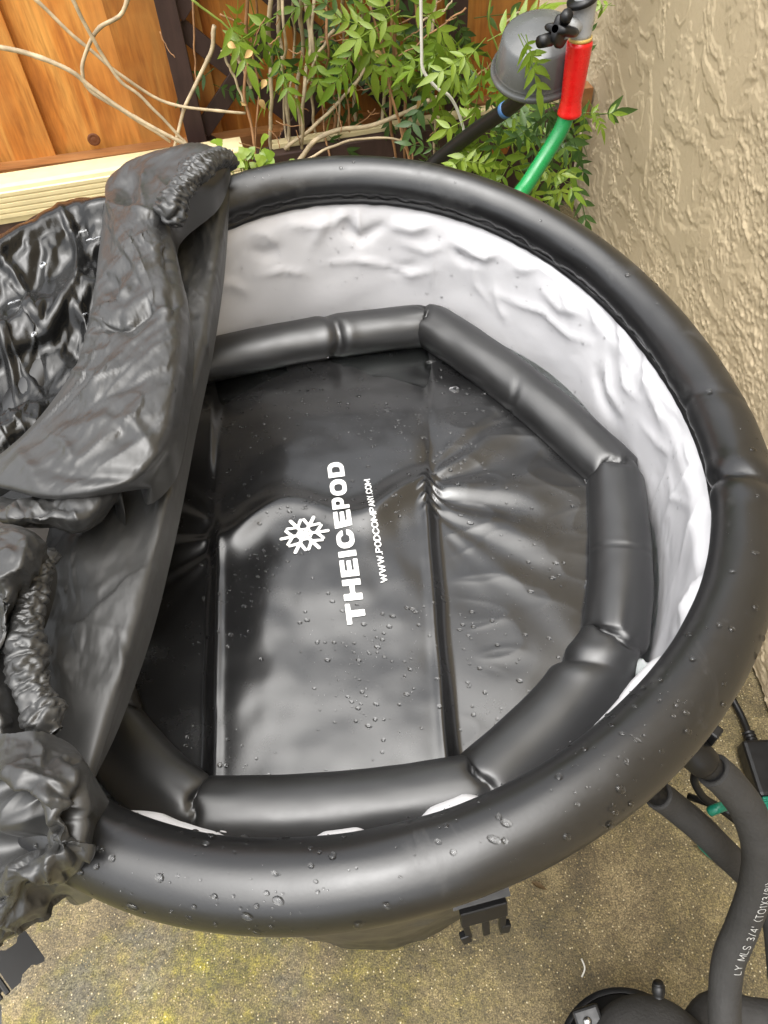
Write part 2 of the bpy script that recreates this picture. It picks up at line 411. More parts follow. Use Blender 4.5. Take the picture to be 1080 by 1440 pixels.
CLEAR = NT('clear_plastic').set(Base_Color=(.8, .85, .84), Roughness=.12, Transmission_Weight=.65, IOR=1.45).m
LEAF = m_leaf('jasmine_leaf', (.125, .215, .020), (.25, .345, .040))
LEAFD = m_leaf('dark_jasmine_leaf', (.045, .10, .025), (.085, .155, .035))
LEAFY = m_leaf('young_leaf', (.19, .30, .035), (.27, .36, .045))

# ------------------------------------------------------------------ ground
gv = [(-60, -60, 0), (60, -60, 0), (60, 60, 0), (-60, 60, 0)]
g = mesh_obj('ground', gv, [[0, 1, 2, 3]], GRD, smooth=False); g['kind'] = 'structure'

# ------------------------------------------------------------------ stucco wall (plane x = WX, faces -x)
WX = 0.655
wall = thing('stucco_wall', 'tan rough-trowelled stucco house wall rising beside the inflatable tub', 'wall', (WX, .7, 0))
def stucco(Y, Z):
    wx = fbm(Y * 6, Z * 6, 3.1, 3, 5) * .05; wy = fbm(Y * 6, Z * 6, 9.7, 3, 6) * .05
    a = fbm((Y + wx) * 11, (Z + wy) * 22, .5, 4, 11)                 # vertical trowel plateaus
    plate = sstep(.02, .05, a) * .0014 + sstep(.30, .33, a + .25 * fbm(Y * 30, Z * 50, 2, 2, 12)) * .0012
    edge = np.exp(-(np.abs(a - .035) / .022) ** 2) * .0016 * sstep(-.15, .25, perlin(Y * 25, Z * 40, 1, 3))
    mask = sstep(.12, .4, fbm((Y + wx) * 6 + 3, (Z + wy) * 9, 4.4, 3, 21))
    # the lower right of the wall, nearer the camera, is rougher
    mask = np.maximum(mask, sstep(.95, .55, Y) * sstep(-.4, .15, fbm(Y * 9, Z * 9, 7.7, 3, 23)))
    rough = (ridged(Y * 62, Z * 95, 0, 3, 31) * .0015 + sstep(.25, .5, fbm(Y * 90, Z * 140, .3, 2, 35)) * .0020) * mask
    return .85 * plate + .6 * edge + 1.05 * rough + fbm(Y * 2.2, Z * 2.2, .2, 2, 41) * .003
ys = np.arange(-.34, 1.80, .0027); zs = np.arange(.012, 1.18, .0027)
YY, ZZ = np.meshgrid(ys, zs, indexing='ij')
P = np.stack([WX - stucco(YY, ZZ), YY, ZZ], -1)
grid('stucco_face', P, STU, wall)
V, Fc = join_data([box_data(axis_mat((WX + .06, .70, 1.4), (0, 0, 1)), .11, 5.2, 2.76)])
mesh_obj('wall_core', V, Fc, STU, wall, smooth=False)
V, Fc = box_data(axis_mat((WX - .001, -1.36, 1.4), (0, 0, 1)), .012, 2.03, 2.76); mesh_obj('stucco_face', V, Fc, STU, wall, smooth=False)
V, Fc = box_data(axis_mat((WX - .001, .735, 1.985), (0, 0, 1)), .012, 2.12, 1.60); mesh_obj('stucco_face', V, Fc, STU, wall, smooth=False)

# ------------------------------------------------------------------ fence, rails, trellis
FA = math.radians(9.5)
FD = np.array([math.cos(FA), math.sin(FA), 0.0]); FN = np.array([math.sin(FA), -math.cos(FA), 0.0])   # along, towards the camera
FO = np.array([.64, 1.66, 0.0])
def fp(s_, d, z): return FO + FD * s_ + FN * d + np.array([0, 0, z])
def fmat(s_, d, z): return axis_mat(fp(s_, d, z), (0, 0, 1), FD)
fence = thing('wooden_fence', 'orange-stained cedar board fence behind the climbing vine', 'fence', tuple(fp(-1.2, 0, 0)))
def fence_s(u, v):   # fence coordinate under a picture point
    p = onplane(u, v, FO + FN * .02, FN); return float(np.dot(p - FO, FD)), float(p[2])
edges = [0.0]
e0 = fence_s(200, 200)[0]; e1 = fence_s(78, 215)[0]; e2 = fence_s(8, 205)[0]
print('fence edges', e0, e1, e2, fence_s(0, 225), fence_s(230, 200), fence_s(160, 110))
bw = .205
cuts = [e2 - .17 - bw * i for i in range(3)][::-1] + [e2, e1, e0]
s_ = e0
while s_ + bw < .02: s_ += bw; cuts.append(s_)
def plank(name, s0, s1, d, z0, z1, th, mat, parent, horiz=False):
    # board with slightly wavy edges and a gently cupped face
    nL = 14; nW = 5
    out = []
    for side in (1, -1):
        a = np.linspace(0, 1, nL)[:, None]; b = np.linspace(0, 1, nW)[None]
        if horiz: ss = s0 + (s1 - s0) * a + 0 * b; zz = z0 + (z1 - z0) * b + 0 * a
        else: zz = z0 + (z1 - z0) * a + 0 * b; ss = s0 + (s1 - s0) * b + 0 * a
        sd_ = rng.integers(0, 999)
        wob = perlin(a * 5 + 0 * b, b * 2, .3, int(sd_)) * .0016
        dd = d + side * th / 2 + wob - side * ((b - .5) ** 2) * .004
        pp = FO + ss[..., None] * FD + dd[..., None] * FN + zz[..., None] * np.array([0, 0, 1.0])
        out.append(pp)
    V = np.concatenate([o.reshape(-1, 3) for o in out]); n = nL * nW
    Fc = grid_faces(nL, nW) + [q[::-1] for q in grid_faces(nL, nW, off=n)]
    for i in range(nL - 1):
        for j in (0, nW - 1): Fc.append([i * nW + j, (i + 1) * nW + j, n + (i + 1) * nW + j, n + i * nW + j])
    for j in range(nW - 1):
        for i in (0, nL - 1): Fc.append([i * nW + j, i * nW + j + 1, n + i * nW + j + 1, n + i * nW + j])
    return mesh_obj(name, V, Fc, mat, parent, smooth=False)
for i in range(len(cuts) - 1):
    plank('board', cuts[i] - .012 * (i % 2 == 0) + .001, cuts[i + 1] + .012 * (i % 2 == 0) - .001, .021 * (i % 2) - .008, .18, 1.40, .018, CED, fence)
zr = fence_s(100, 215)[1]
plank('bottom_rail', cuts[0], .0, .040, zr - .075, zr, .045, CEDH, fence, True)
plank('top_rail', cuts[0], .0, .040, 1.22, 1.30, .045, CEDH, fence, True)
plank('kickboard', cuts[0], .0, .012, .01, zr - .08, .02, TRE, fence, True)
# a knot in the big board
kp = onplane(132, 196, FO + FN * .026, FN)
lathe('knot', [(.0, .003), (.006, .0035), (.010, .002), (.013, .004), (.0155, .001)], axis_mat(kp, FN), m_plain('knot_wood', (.15, .05, .015), .6), fence, k=20)

# cream ribbed rail lying along the foot of the fence
RA = math.radians(12); RD = np.array([math.cos(RA), math.sin(RA), 0]); RN = np.array([math.sin(RA), -math.cos(RA), 0])
r0 = atz(0, 276, .36)
rail = thing('cream_rail', 'cream painted rail with ribbed front running along the foot of the fence', 'rail', (r0[0], r0[1], 0))
prof = [(-.045, .0), (-.045, .030), (-.02, .032), (.012, .032), (.022, .028), (.024, .020)]
zz_ = .018
for k in range(5):
    prof += [(.0275, zz_), (.0275, zz_ - .0075), (.0245, zz_ - .0085), (.0245, zz_ - .0115)]; zz_ -= .0125
prof += [(.022, -.055), (-.045, -.055)]
prof = np.array(prof)
railL = float(np.dot(onplane(338, 190, r0, RN) - r0, RD))
LL = np.linspace(-.55, railL, 40)
sag = np.interp(LL, [-1.3, 0, 1.62], [0, 0, -.01]); print('rail', r0, railL)
P = r0[None, None] + RD * LL[:, None, None] + RN * prof[None, :, 0, None] + np.array([0, 0, 1.]) * (prof[None, :, 1, None] + sag[:, None, None])
n, k = P.shape[:2]
mesh_obj('rail_beam', P.reshape(-1, 3), grid_faces(n, k, False, True) + [list(range(k)), list(range((n - 1) * k, n * k))[::-1]], CRM, rail, smooth=False)
P2 = r0 + RD * 0.1 + RN * .0 + np.array([0, 0, -.14])
box('support_board', axis_mat(P2 - RD * .0, (0, 0, 1), RD), 1.3, .03, .165, TRE, rail, .003)

# dark beam with a weathered cream top that carries on behind the vine
beam = thing('brown_beam', 'dark brown beam with weathered cream top edge behind the vine canes', 'beam', tuple(r0 + RD * (railL + .5) - np.array([0, 0, r0[2]])))
bm_ = r0 + RD * (railL + .42) + RN * .0
box('beam_face', axis_mat(bm_ + np.array([0, 0, -.035]), (0, 0, 1), RD), .80, .05, .075, TRE, beam, .003)
box('beam_top', axis_mat(bm_ + RD * .02 - RN * .012 + np.array([0, 0, .010]), (0, 0, 1), RD), .74, .026, .013, CRM, beam, .002)
# trellis
trel = thing('wooden_trellis', 'dark brown painted diagonal lattice trellis in front of the fence', 'trellis', tuple(fp(-.4, .06, 0)))
def slat(p, q, w, th, d, name='slat'):
    # p, q: (s, z) on the fence plane, d: offset from it
    a, b = fp(p[0], d, p[1]), fp(q[0], d, q[1]); ax = (b - a) / np.linalg.norm(b - a)
    box(name, axis_mat((a + b) / 2, ax, FN), th, w, np.linalg.norm(b - a), TRE, trel, .0015)
def fs(u, v, d): p = onplane(u, v, FO + FN * d, FN); return float(np.dot(p - FO, FD)), float(p[2])
pa, pb = fs(277, 195, .075), fs(234, 0, .075)
dz = (1.6 - pb[1]) / (pa[1] - pb[1]); slat((pa[0], .05), (pa[0], 1.42), .046, .03, .075, 'post')
x0 = pa[0]
slat((x0 + .66, .05), (x0 + .66, 1.42), .046, .03, .075, 'post')
slat((x0 - .0, .30), (x0 + .68, .30), .07, .03, .045, 'crossbar')
sp = .255
for i in range(-7, 8):
    for sg, d in ((1, .062), (-1, .052)):
        # z = c + sg * (s - x0)
        c = (.36 + i * sp) if sg > 0 else (.62 + i * sp)
        s0, s1 = x0 + .015, x0 + .66
        za, zb = c + sg * (s0 - x0), c + sg * (s1 - x0)
        lo, hi = .10, 1.40
        def clip(s, z):
            if z < lo: return (x0 + (lo - c) / sg, lo)
            if z > hi: return (x0 + (hi - c) / sg, hi)
            return (s, z)
        a, b = clip(s0, za), clip(s1, zb)
        if a[0] > s1 or b[0] < s0 or abs(b[0] - a[0]) < .08 or a[0] < s0 - 1e-6 or b[0] > s1 + 1e-6: continue
        slat(a, b, .042, .009, d)

# ------------------------------------------------------------------ inflatable tub
RC, RT, ZR = .3665, .0258, .75
HA = (-.0814, .0279, .0069, .0005, .00975, -.0114, -.0208, -.0126)
def rim(th):
    R = RC * (1 + HA[0] * np.cos(2 * th) + HA[1] * np.sin(2 * th) + HA[4] * np.cos(3 * th) + HA[5] * np.sin(3 * th))
    z = ZR + HA[2] * np.cos(th) + HA[3] * np.sin(th) + HA[6] * np.cos(2 * th) + HA[7] * np.sin(2 * th)
    return R, z
def theta_of(u, v):
    p = atz(u, v, .755); return math.atan2(p[1], p[0])
tub = thing('inflatable_tub', 'round black inflatable ice bath tub with pale grey liner', 'tub', (0, 0, 0))
NT_, NK = 720, 40
th = np.linspace(0, 2 * PI, NT_, endpoint=False); ph = np.linspace(0, 2 * PI, NK, endpoint=False)
R, Zc = rim(th)
TH, PH = np.meshgrid(th, ph, indexing='ij')
def wrapd(a, b): return (a - b + PI) % (2 * PI) - PI
rr = np.full(TH.shape, RT)
for (u, v, amp, w, s_) in ((1052, 688, .0052, .016, .6), (978, 560, .0014, .02, 1.2)):
    t0 = theta_of(u, v); d = wrapd(TH + .03 * s_ * np.cos(PH), t0)
    inn = .5 - .5 * np.cos(PH)                                     # strongest on the inner side of the tube
    rr -= amp * np.exp(-np.abs(d) / w) * (.35 + .65 * inn); rr += amp * .25 * np.exp(-((np.abs(d) - .05) / .035) ** 2)
# welded seam on the lower inner side: small puckers
psm = math.radians(214); puck = np.exp(-(wrapd(PH, psm) / .30) ** 2)
rr += -.0022 * puck + puck * .0026 * perlin(TH * 26, 0 * TH, .5, 8) + puck * .0011 * perlin(TH * 70, 0 * TH, .5, 9)
rr += .0009 * perlin(TH * 2.2, np.cos(PH), np.sin(PH), 4) + .00035 * perlin(TH * 9, np.cos(PH) * 2, np.sin(PH) * 2, 5)
P = np.stack([(R[:, None] + rr * np.cos(PH)) * np.cos(TH), (R[:, None] + rr * np.cos(PH)) * np.sin(TH), Zc[:, None] + rr * np.sin(PH)], -1)
RIM_P = P; RIM_N = np.stack([np.cos(PH) * np.cos(TH), np.cos(PH) * np.sin(TH), np.sin(PH)], -1)
ttube = grid('top_tube', P, RUB, tub, True, True)
# welded seam flange under the tube
zf = np.linspace(0, 1, 4)
psf = np.radians(222)
fl = []
for k in range(5):
    q = k / 4
    rad = R + RT * np.cos(psf) * .93 - .002 * np.sin(PI * q); fl.append(np.stack([rad * np.cos(th), rad * np.sin(th), Zc + RT * np.sin(psf) - q * .007 + .0012 * perlin(th * 22, 0, q, 3)], -1))
grid('seam_flange', np.array(fl).transpose(1, 0, 2), PLB, tub, True)
# outer wall
NV = 60
q = np.linspace(0, 1, NV)
P = []
for qq in q:
    z = Zc * (1 - qq) + .004 * qq - RT * .4 * (1 - qq)
    bulge = .003 * np.sin(PI * min(1, qq * 1.1)) - .088 * qq ** .9
    rad = R + RT * .40 + bulge + .003 * fbm(th * 3, qq * 6, .3, 3, 51) + .004 * ridged(th * 4, qq * 3, .1, 2, 52)
    P.append(np.stack([rad * np.cos(th), rad * np.sin(th), z], -1))
grid('outer_wall', np.array(P).transpose(1, 0, 2), RUB, tub, True)
# liner
LN_T, LN_V = 900, 150
tl = np.linspace(0, 2 * PI, LN_T, endpoint=False); q = np.linspace(0, 1, LN_V)
Rl, Zl = rim(tl); TL, Q = np.meshgrid(tl, q, indexing='ij')
ztop = Zl - RT * .62
z = ztop[:, None] * (1 - Q) + .012 * Q
depth = ztop[:, None] - z
inward = .004 + (.008 + .004 * sstep(.3, .9, np.cos(TL))) * sstep(0, .03, depth) + .004 * np.sin(np.clip(depth / .6, 0, 1) * PI)
nearw = sstep(.05, .55, -np.sin(TL))
def win(a, b):
    t0, t1 = theta_of(*a), theta_of(*b); m_, h_ = (t0 + t1) / 2, abs(t1 - t0) / 2; dd = np.abs(wrapd(TL, m_)) / h_; return np.clip(1.15 - dd ** 2, 0, 1) ** .6
slv = .9 * win((115, 1140), (345, 1192)) + win((410, 1193), (535, 1180)) + win((575, 1172), (700, 1128)) + .55 * win((800, 1060), (950, 905))
inward = inward + .021 * slv * np.exp(-((depth - .022) / .018) ** 2)
inward = inward + 0 * nearw * .0150 * np.exp(-((depth - .016) / .016) ** 2) * (.75 + 1.5 * perlin(TL * 4.2, 0 * TL, .7, 61))
SX, SY = TL * .36, z
wr = .0105 * np.exp(-(depth / .30) ** 2)
wx = fbm(SX * 7, SY * 7, 1, 3, 63) * .06; wy = fbm(SX * 7, SY * 7, 5, 3, 64) * .05
wrk = ridged((SX + wx) * 5.5, (SY + wy) * 9, .2, 3, 66, .36, 1.5) * .75 * sstep(-.25, .35, fbm(SX * 5, SY * 6, 8, 2, 69)) + .5 * fbm(SX * 6, SY * 5, 3, 2, 67)
# diagonal pulls from the rim
diag = ridged((SX * 1.0 + SY * .9 + wx * .5) * 15, (SY - SX * .8) * 5, .7, 2, 70, .4, 1.6) * .55
zone = sstep(.1, .5, fbm(SX * 4, .5, .1, 2, 71) + .3)
# small scalloped gathers right under the tube
wrk = .45 * wrk + .95 * facet((SX + wx * .8) * 8, (SY + wy * .8 + SX * .45) * 15, 75) * sstep(-.3, .3, fbm(SX * 5, SY * 5, 4.2, 2, 77)) + .45 * facet((SX + wx * .5 - SY * .4) * 22, (SY + wy * .5) * 30, 78) * sstep(-.3, .3, fbm(SX * 5, SY * 5, 2.2, 2, 76))
scal = np.exp(-(depth / .022) ** 2) * perlin(TL * 26, depth * 20, .4, 73) * .55
# slack vinyl: individual folds and puckers of the liner, traced where they hang
r_b = Rl[:, None] - RT * .35 - inward
pxl = proj(np.stack([r_b * np.cos(TL), r_b * np.sin(TL), z], -1))
FOLDS = [([(503, 296), (504, 315), (505, 334)], .0050, 4, 'c'), ([(478, 308), (492, 326), (506, 336), (525, 326), (545, 314)], -.0060, 8, 'g'), ([(470, 318), (480, 304), (492, 300)], .0045, 7, 'g'), ([(545, 318), (580, 322), (610, 312)], .0045, 8, 'g'),
         ([(360, 387), (395, 378), (432, 383)], .0038, 4, 'c'), ([(455, 371), (500, 365), (540, 372), (578, 386), (615, 379)], .0045, 5, 'c'), ([(540, 372), (560, 380), (590, 372)], -.0035, 8, 'g'),
         ([(345, 322), (372, 328), (392, 344)], .0040, 6, 'c'), ([(350, 350), (372, 358), (395, 350)], -.0040, 9, 'g'), ([(300, 402), (325, 398), (350, 412)], .0035, 7, 'g'), ([(440, 345), (452, 320), (470, 305)], .0035, 9, 'g'),
         ([(636, 338), (660, 348), (682, 362), (700, 352)], .0055, 7, 'g'), ([(640, 352), (655, 366), (690, 368)], -.0045, 6, 'g'), ([(606, 330), (609, 365), (606, 405)], .0022, 4, 'c'), ([(665, 350), (668, 400), (690, 430)], .0022, 4, 'c'),
         ([(690, 408), (730, 428), (765, 438), (800, 470), (830, 482)], .0042, 5, 'c'), ([(694, 395), (700, 430), (712, 452)], .003, 5, 'c'), ([(760, 405), (790, 432), (815, 440)], .0040, 7, 'g'), ([(790, 390), (795, 418), (812, 440)], .0040, 6, 'c'),
         ([(826, 418), (838, 440), (836, 458)], .0055, 7, 'g'), ([(846, 432), (862, 455), (858, 478)], -.0050, 7, 'g'), ([(862, 450), (880, 474), (872, 500)], .0055, 7, 'g'), ([(886, 474), (900, 500), (890, 525)], -.0050, 7, 'g'), ([(898, 492), (916, 522), (905, 545)], .0050, 7, 'g'),
         ([(850, 505), (858, 548), (880, 585)], .0045, 5, 'c'), ([(838, 520), (848, 560), (866, 590)], -.0040, 6, 'g'), ([(868, 500), (880, 540), (900, 562)], .0038, 5, 'c'), ([(912, 545), (925, 570), (930, 600)], .0040, 5, 'c'), ([(900, 590), (925, 625), (945, 640)], .0030, 5, 'c'),
         ([(905, 520), (950, 570), (990, 612)], .0045, 7, 'g'), ([(970, 610), (978, 640), (992, 660)], .0055, 8, 'g'), ([(985, 640), (955, 690), (930, 740)], .0032, 6, 'c'), ([(1000, 690), (975, 740), (955, 800)], .0040, 6, 'c'), ([(1010, 740), (990, 790), (965, 830)], -.0045, 8, 'g'),
         ([(1012, 790), (985, 820), (962, 860), (940, 900)], .0050, 7, 'c'), ([(940, 660), (950, 700), (975, 715)], .0025, 5, 'c'), ([(960, 860), (950, 890), (935, 915)], -.0045, 6, 'g'), ([(720, 380), (760, 372), (800, 398)], .0035, 8, 'g'), ([(560, 340), (600, 352), (625, 345)], .0028, 7, 'g'), ([(400, 312), (440, 318), (466, 310)], .0028, 6, 'c')]
slack = np.zeros_like(TL)
vis = (np.sin(TL + .55) > -.35) & (depth < .30)
for line, a_, w_, kind in FOLDS:
    ds, par, sg = seg_dist(pxl[vis], line); tap = np.clip(np.sin(np.clip(par, .03, .97) * PI), 0, 1) ** .6
    ds = ds + 2.0 * perlin(pxl[vis][:, 0] * .04, pxl[vis][:, 1] * .04, .3, 141)
    slack[vis] -= a_ * 1.15 * tap * (np.exp(-np.abs(ds) / w_) if kind == 'c' else np.exp(-(ds / w_) ** 2))
slack = slack * sstep(0, .012, depth) + .0035 * fbm(SX * 7, SY * 9, 3, 2, 67) * sstep(0, .03, depth) + .0011 * facet((SX + wx) * 26, (SY + wy) * 34, 75) * sstep(-.1, .4, fbm(SX * 6, SY * 6, 4.2, 2, 77)) * 1.0
wr = wr * .12
rad = slack + Rl[:, None] - RT * .35 - inward - .10 * np.clip((depth - .19) / .54, 0, 1) ** 1.2 + wr * (wrk + diag * zone + scal) * sstep(0, .008, depth)
LIN_R, LIN_Z = rad, z
P = np.stack([rad * np.cos(TL), rad * np.sin(TL), z], -1)
# floor of the liner closes the pool
c = P[:, -1].copy(); ring2 = c * np.array([.5, .5, 1]); cen = c * np.array([.02, .02, 1])
P = np.concatenate([P, ring2[:, None], cen[:, None]], 1)
linr = grid('liner', P, LIN, tub, True)
# hanging buckle on the outside of the tub
def buckle(parent, C, along, out, sc=1.0):
    """male half of a side-release buckle: strap bar, two sprung prongs, middle guide"""
    M = axis_mat(C, out, along)
    X, Y, Z = M[:3, 0], M[:3, 1], M[:3, 2]
    L_ = lambda a, b, c_: C + (X * a + Y * b + Z * c_) * sc
    def bx(name, c_, s_, rot=0, par=None):
        m2 = M.copy(); m2[:3, 3] = L_(*c_)
        ca, sa = math.cos(rot), math.sin(rot); m2[:3, 0], m2[:3, 1] = X * ca + Y * sa, -X * sa + Y * ca
        return box(name, m2, s_[0] * sc, s_[1] * sc, s_[2] * sc, PLB, par or parent, .0012 * sc, smooth=False)
    f_ = bx('buckle_frame', (0, 0, 0), (.043, .020, .007))
    bx('buckle_prong', (-.0165, -.019, 0), (.006, .022, .006), .1, f_); bx('buckle_prong', (.0165, -.019, 0), (.006, .022, .006), -.1, f_)
    bx('buckle_prong_tip', (-.0185, -.030, 0), (.009, .011, .0075), .25, f_); bx('buckle_prong_tip', (.0185, -.030, 0), (.009, .011, .0075), -.25, f_)
    bx('buckle_guide', (.001, -.021, 0), (.007, .026, .004), 0, f_)
    return f_
pB = atz(680, 1283, .705); rB = math.atan2(pB[1], pB[0])
outv = np.array([math.cos(rB), math.sin(rB), 0]); tang = np.array([-math.sin(rB), math.cos(rB), 0])
Zup = np.array([0, 0, 1.0])
# lies against the flank of the tube, tongue pointing down and outwards
face = outv * .93 + Zup * .36
buckle(tub, pB, tang, face, .72)
sv = [pB + outv * -.004 + Zup * .006 + tang * a for a in (-.019, .019)] + [pB - outv * .024 + Zup * .012 + tang * a for a in (.019, -.019)]
mesh_obj('strap', sv, [[0, 1, 2, 3]], PLB, tub, smooth=False)

# water
wr_ = Rl - .006
wv = np.stack([wr_ * np.cos(tl) * .99, wr_ * np.sin(tl) * .99, np.full(LN_T, .582)], -1)
w = mesh_obj('water', np.concatenate([wv, [[0, 0, .582]]]), [[i, (i + 1) % LN_T, LN_T] for i in range(LN_T)], WAT); w['kind'] = 'structure'

# ------------------------------------------------------------------ inflatable lid floating in the tub
ZL = .600
lid = thing('floating_lid_cushion', 'black inflatable octagonal lid with white lettering floating inside the tub', 'lid', (0, 0, ZL))
C_PX = [(600, 455), (865, 665), (862, 905), (675, 1112), (280, 1145), (150, 1020)]
corner = [atz(u, v, ZL) for u, v in C_PX] + [np.array([-.318, .03, ZL]), np.array([-.262, .258, ZL])]
LR = .0315
NSEG = 8
# one closed inflated tube, creased where it turns each corner
path, loc, sid = [], [], []
NPS = 90
for i in range(NSEG):
    a, b = corner[i], corner[(i + 1) % NSEG]; L = np.linalg.norm(b - a)
    t = (np.arange(NPS)) / NPS
    t = .5 - .5 * np.cos(t * PI); t = .35 * t + .65 * np.arange(NPS) / NPS
    mid = (a + b) / 2; outd = mid * np.array([1, 1, 0]); outd /= np.linalg.norm(outd)
    bow = (.006 + .04 * max(0, L - .25)) * 4 * t * (1 - t)
    path.append(a[None] * (1 - t)[:, None] + b[None] * t[:, None] + outd * bow[:, None])
    loc.append(np.stack([t * L, np.full(NPS, L)], -1)); sid.append(np.full(NPS, i))
path = np.concatenate(path); loc = np.concatenate(loc); sid = np.concatenate(sid)
path[:, 2] += .0015 * np.sin(np.arange(len(path)) * .05)
K_ = 36; an = np.linspace(0, 2 * PI, K_, endpoint=False)
sm = path.copy()
for _ in range(3): sm = (np.roll(sm, 1, 0) + sm * 2 + np.roll(sm, -1, 0)) / 4
T = np.roll(sm, -2, 0) - np.roll(sm, 2, 0); T /= np.linalg.norm(T, axis=1)[:, None]
N = np.cross(T, (0, 0, 1.0)); N /= np.linalg.norm(N, axis=1)[:, None]
if np.dot(N[0], sm[0] * np.array([1, 1, 0])) < 0: N = -N
AA, TT = np.meshgrid(an, loc[:, 0]); LLn = loc[:, 1][:, None]; SI = sid[:, None]
inner = .5 - .5 * np.cos(AA)          # an = 0 is the outside, pi the inside of the ring
topw = np.clip(.5 + .5 * np.sin(AA), 0, 1)
rad = np.full(AA.shape, LR) * (1 + .045 * fbm(TT * 9, np.cos(AA) * .8 + SI * 3.3, np.sin(AA) * .8, 3, 80))
for i in range(NSEG):
    for end in (0, 1):
        e = TT if end == 0 else LLn - TT
        m_ = (SI == i)
        ci = i if end == 0 else (i + 1) % NSEG
        sk = .012 * perlin(np.cos(AA) * 1.3 + ci * 5, np.sin(AA) * 1.3, ci * 1.7, 90)
        e2 = np.abs(e + (sk if end == 0 else -sk))
        prof_ = .36 * np.exp(-(e2 / .0028))
        rad = np.where(m_, rad * (1 - prof_ * (.30 + .70 * np.clip(inner * .7 + topw * .5, 0, 1))), rad)
        fans = .11 * np.exp(-e / .022) * perlin(np.cos(AA) * 3.2 + ci * 2.3, np.sin(AA) * 3.2, ci + end * 4.0, 91)
        rad = np.where(m_, rad * (1 + fans), rad)
for (i, f0, amp, w_, sk, a0) in ((7, .64, .24, .006, .010, 2.3), (0, .50, .07, .0030, .020, 3.0), (1, .53, .05, .0018, .004, 1.5), (2, .16, .20, .006, .014, 2.6)):
    d = TT - f0 * LLn - sk * np.cos(AA - a0) * 1.2; f_ = np.clip(np.cos(AA - a0) * .7 + .35, 0, 1)
    m_ = SI == i
    rad = np.where(m_, rad * (1 - amp * np.exp(-np.abs(d) / w_) * f_ + amp * .22 * f_ * (np.exp(-((d - 2.3 * w_) / (w_ * 1.4)) ** 2) + np.exp(-((d + 2.3 * w_) / (w_ * 1.4)) ** 2))), rad)
PP = sm[:, None] + (N[:, None] * np.cos(an)[None, :, None] + np.array([0, 0, .86]) * np.sin(an)[None, :, None]) * rad[..., None]
ring = grid('ring_tube', PP, PVR, lid, True, True)

# the sheet inside the ring: three pillows, the middle one folded across
def lid_h(X, Y):
    xl = np.interp(Y, [-.283, .261], [-.139, -.179]); xr = np.interp(Y, [-.281, .047, .264], [.071, .079, .093])
    wob = .0022 * perlin(Y * 16, .3, .5, 101)
    inside = sstep(-.009, .008, X - xl + wob) * sstep(-.009, .008, xr - X + wob)
    u = np.clip((X - xl) / (xr - xl), 0, 1)
    # fold line that waves across the middle panel
    yf = .012 + .018 * np.sin((u - .18) * 2 * PI * 1.55) + .030 * (u - .4)
    dy = Y - yf
    low = -.006 * sstep(.0, .045, dy) - .009 * sstep(.03, .20, dy)
    pil = .012 * np.sin(PI * u) ** .6
    edge = .0028 * (np.exp(-((X - xl - .006) / .006) ** 2) + np.exp(-((X - xr + .006) / .006) ** 2)) * sstep(.03, -.01, dy)
    crest = .0042 * np.exp(-(dy / .016) ** 2) + .004 * np.sin(u * 2 * PI * 1.55 + .4) * np.exp(-(dy / .035) ** 2)
    mid = .006 + pil * .6 + low + crest + edge
    dents = .0030 * fbm(X * 9, Y * 6, .3, 3, 103) * sstep(.02, -.05, dy) + .0014 * fbm(X * 10, Y * 10, .8, 3, 104)
    side = -.001 + .003 * fbm(X * 8, Y * 8, .2, 2, 105)
    # pulls on the right side panel running out from the fold
    rx = np.maximum(0, X - xr); ang = (Y - .045) / (rx + .035)
    fan = np.cos(ang * 11 + 1.5 * perlin(X * 12, Y * 12, .1, 106)) * np.exp(-(ang / .85) ** 2) * .0024 * sstep(0, .02, rx) * sstep(.22, .05, rx)
    lx = np.maximum(0, xl - X); angl = (Y + .0) / (lx + .03)
    fan = fan + np.cos(angl * 9 + 2) * np.exp(-(angl / .9) ** 2) * .0026 * sstep(0, .015, lx) * sstep(.13, .03, lx)
    fine = .0011 * ridged((X + Y * .3) * 9, (Y - .2 * X) * 17, .3, 2, 107, .3, 2.0) * sstep(xr, xr + .03, X) * sstep(.1, .5, .5 + fbm(X * 7, Y * 7, .2, 2, 108))
    top = -.010 * sstep(.17, .27, Y)
    puck = .004 * np.exp(-(((X - xr) / .010) ** 2 + ((Y - .035) / .02) ** 2)) * np.sin(Y * 420 + 4 * np.sin(X * 150))
    return ZL - .006 + inside * (mid + dents) + (1 - inside) * (side + fan + fine) + top + puck
nx, ny = 330, 360
X, Y = np.meshgrid(np.linspace(-.315, .29, nx), np.linspace(-.31, .335, ny), indexing='ij')
poly = np.array([c_[:2] for c_ in corner])
insd = np.full(X.shape, 1e9)
cen = poly.mean(0)
for i in range(NSEG):
    a, b = poly[i], poly[(i + 1) % NSEG]; nrm = np.array([b[1] - a[1], -(b[0] - a[0])]); nrm /= np.linalg.norm(nrm)
    if np.dot(cen - a, nrm) < 0: nrm = -nrm
    insd = np.minimum(insd, (X - a[0]) * nrm[0] + (Y - a[1]) * nrm[1])
ins = insd > -.008
Z = lid_h(X, Y)
idx = -np.ones(X.shape, int); idx[ins] = np.arange(ins.sum())
Vs = np.stack([X, Y, Z], -1)[ins]
q4 = np.stack([idx[:-1, :-1], idx[1:, :-1], idx[1:, 1:], idx[:-1, 1:]], -1).reshape(-1, 4)
q4 = q4[(q4 >= 0).all(1)]
sheet = mesh_obj('centre_sheet', Vs, q4.tolist(), PVC, lid)

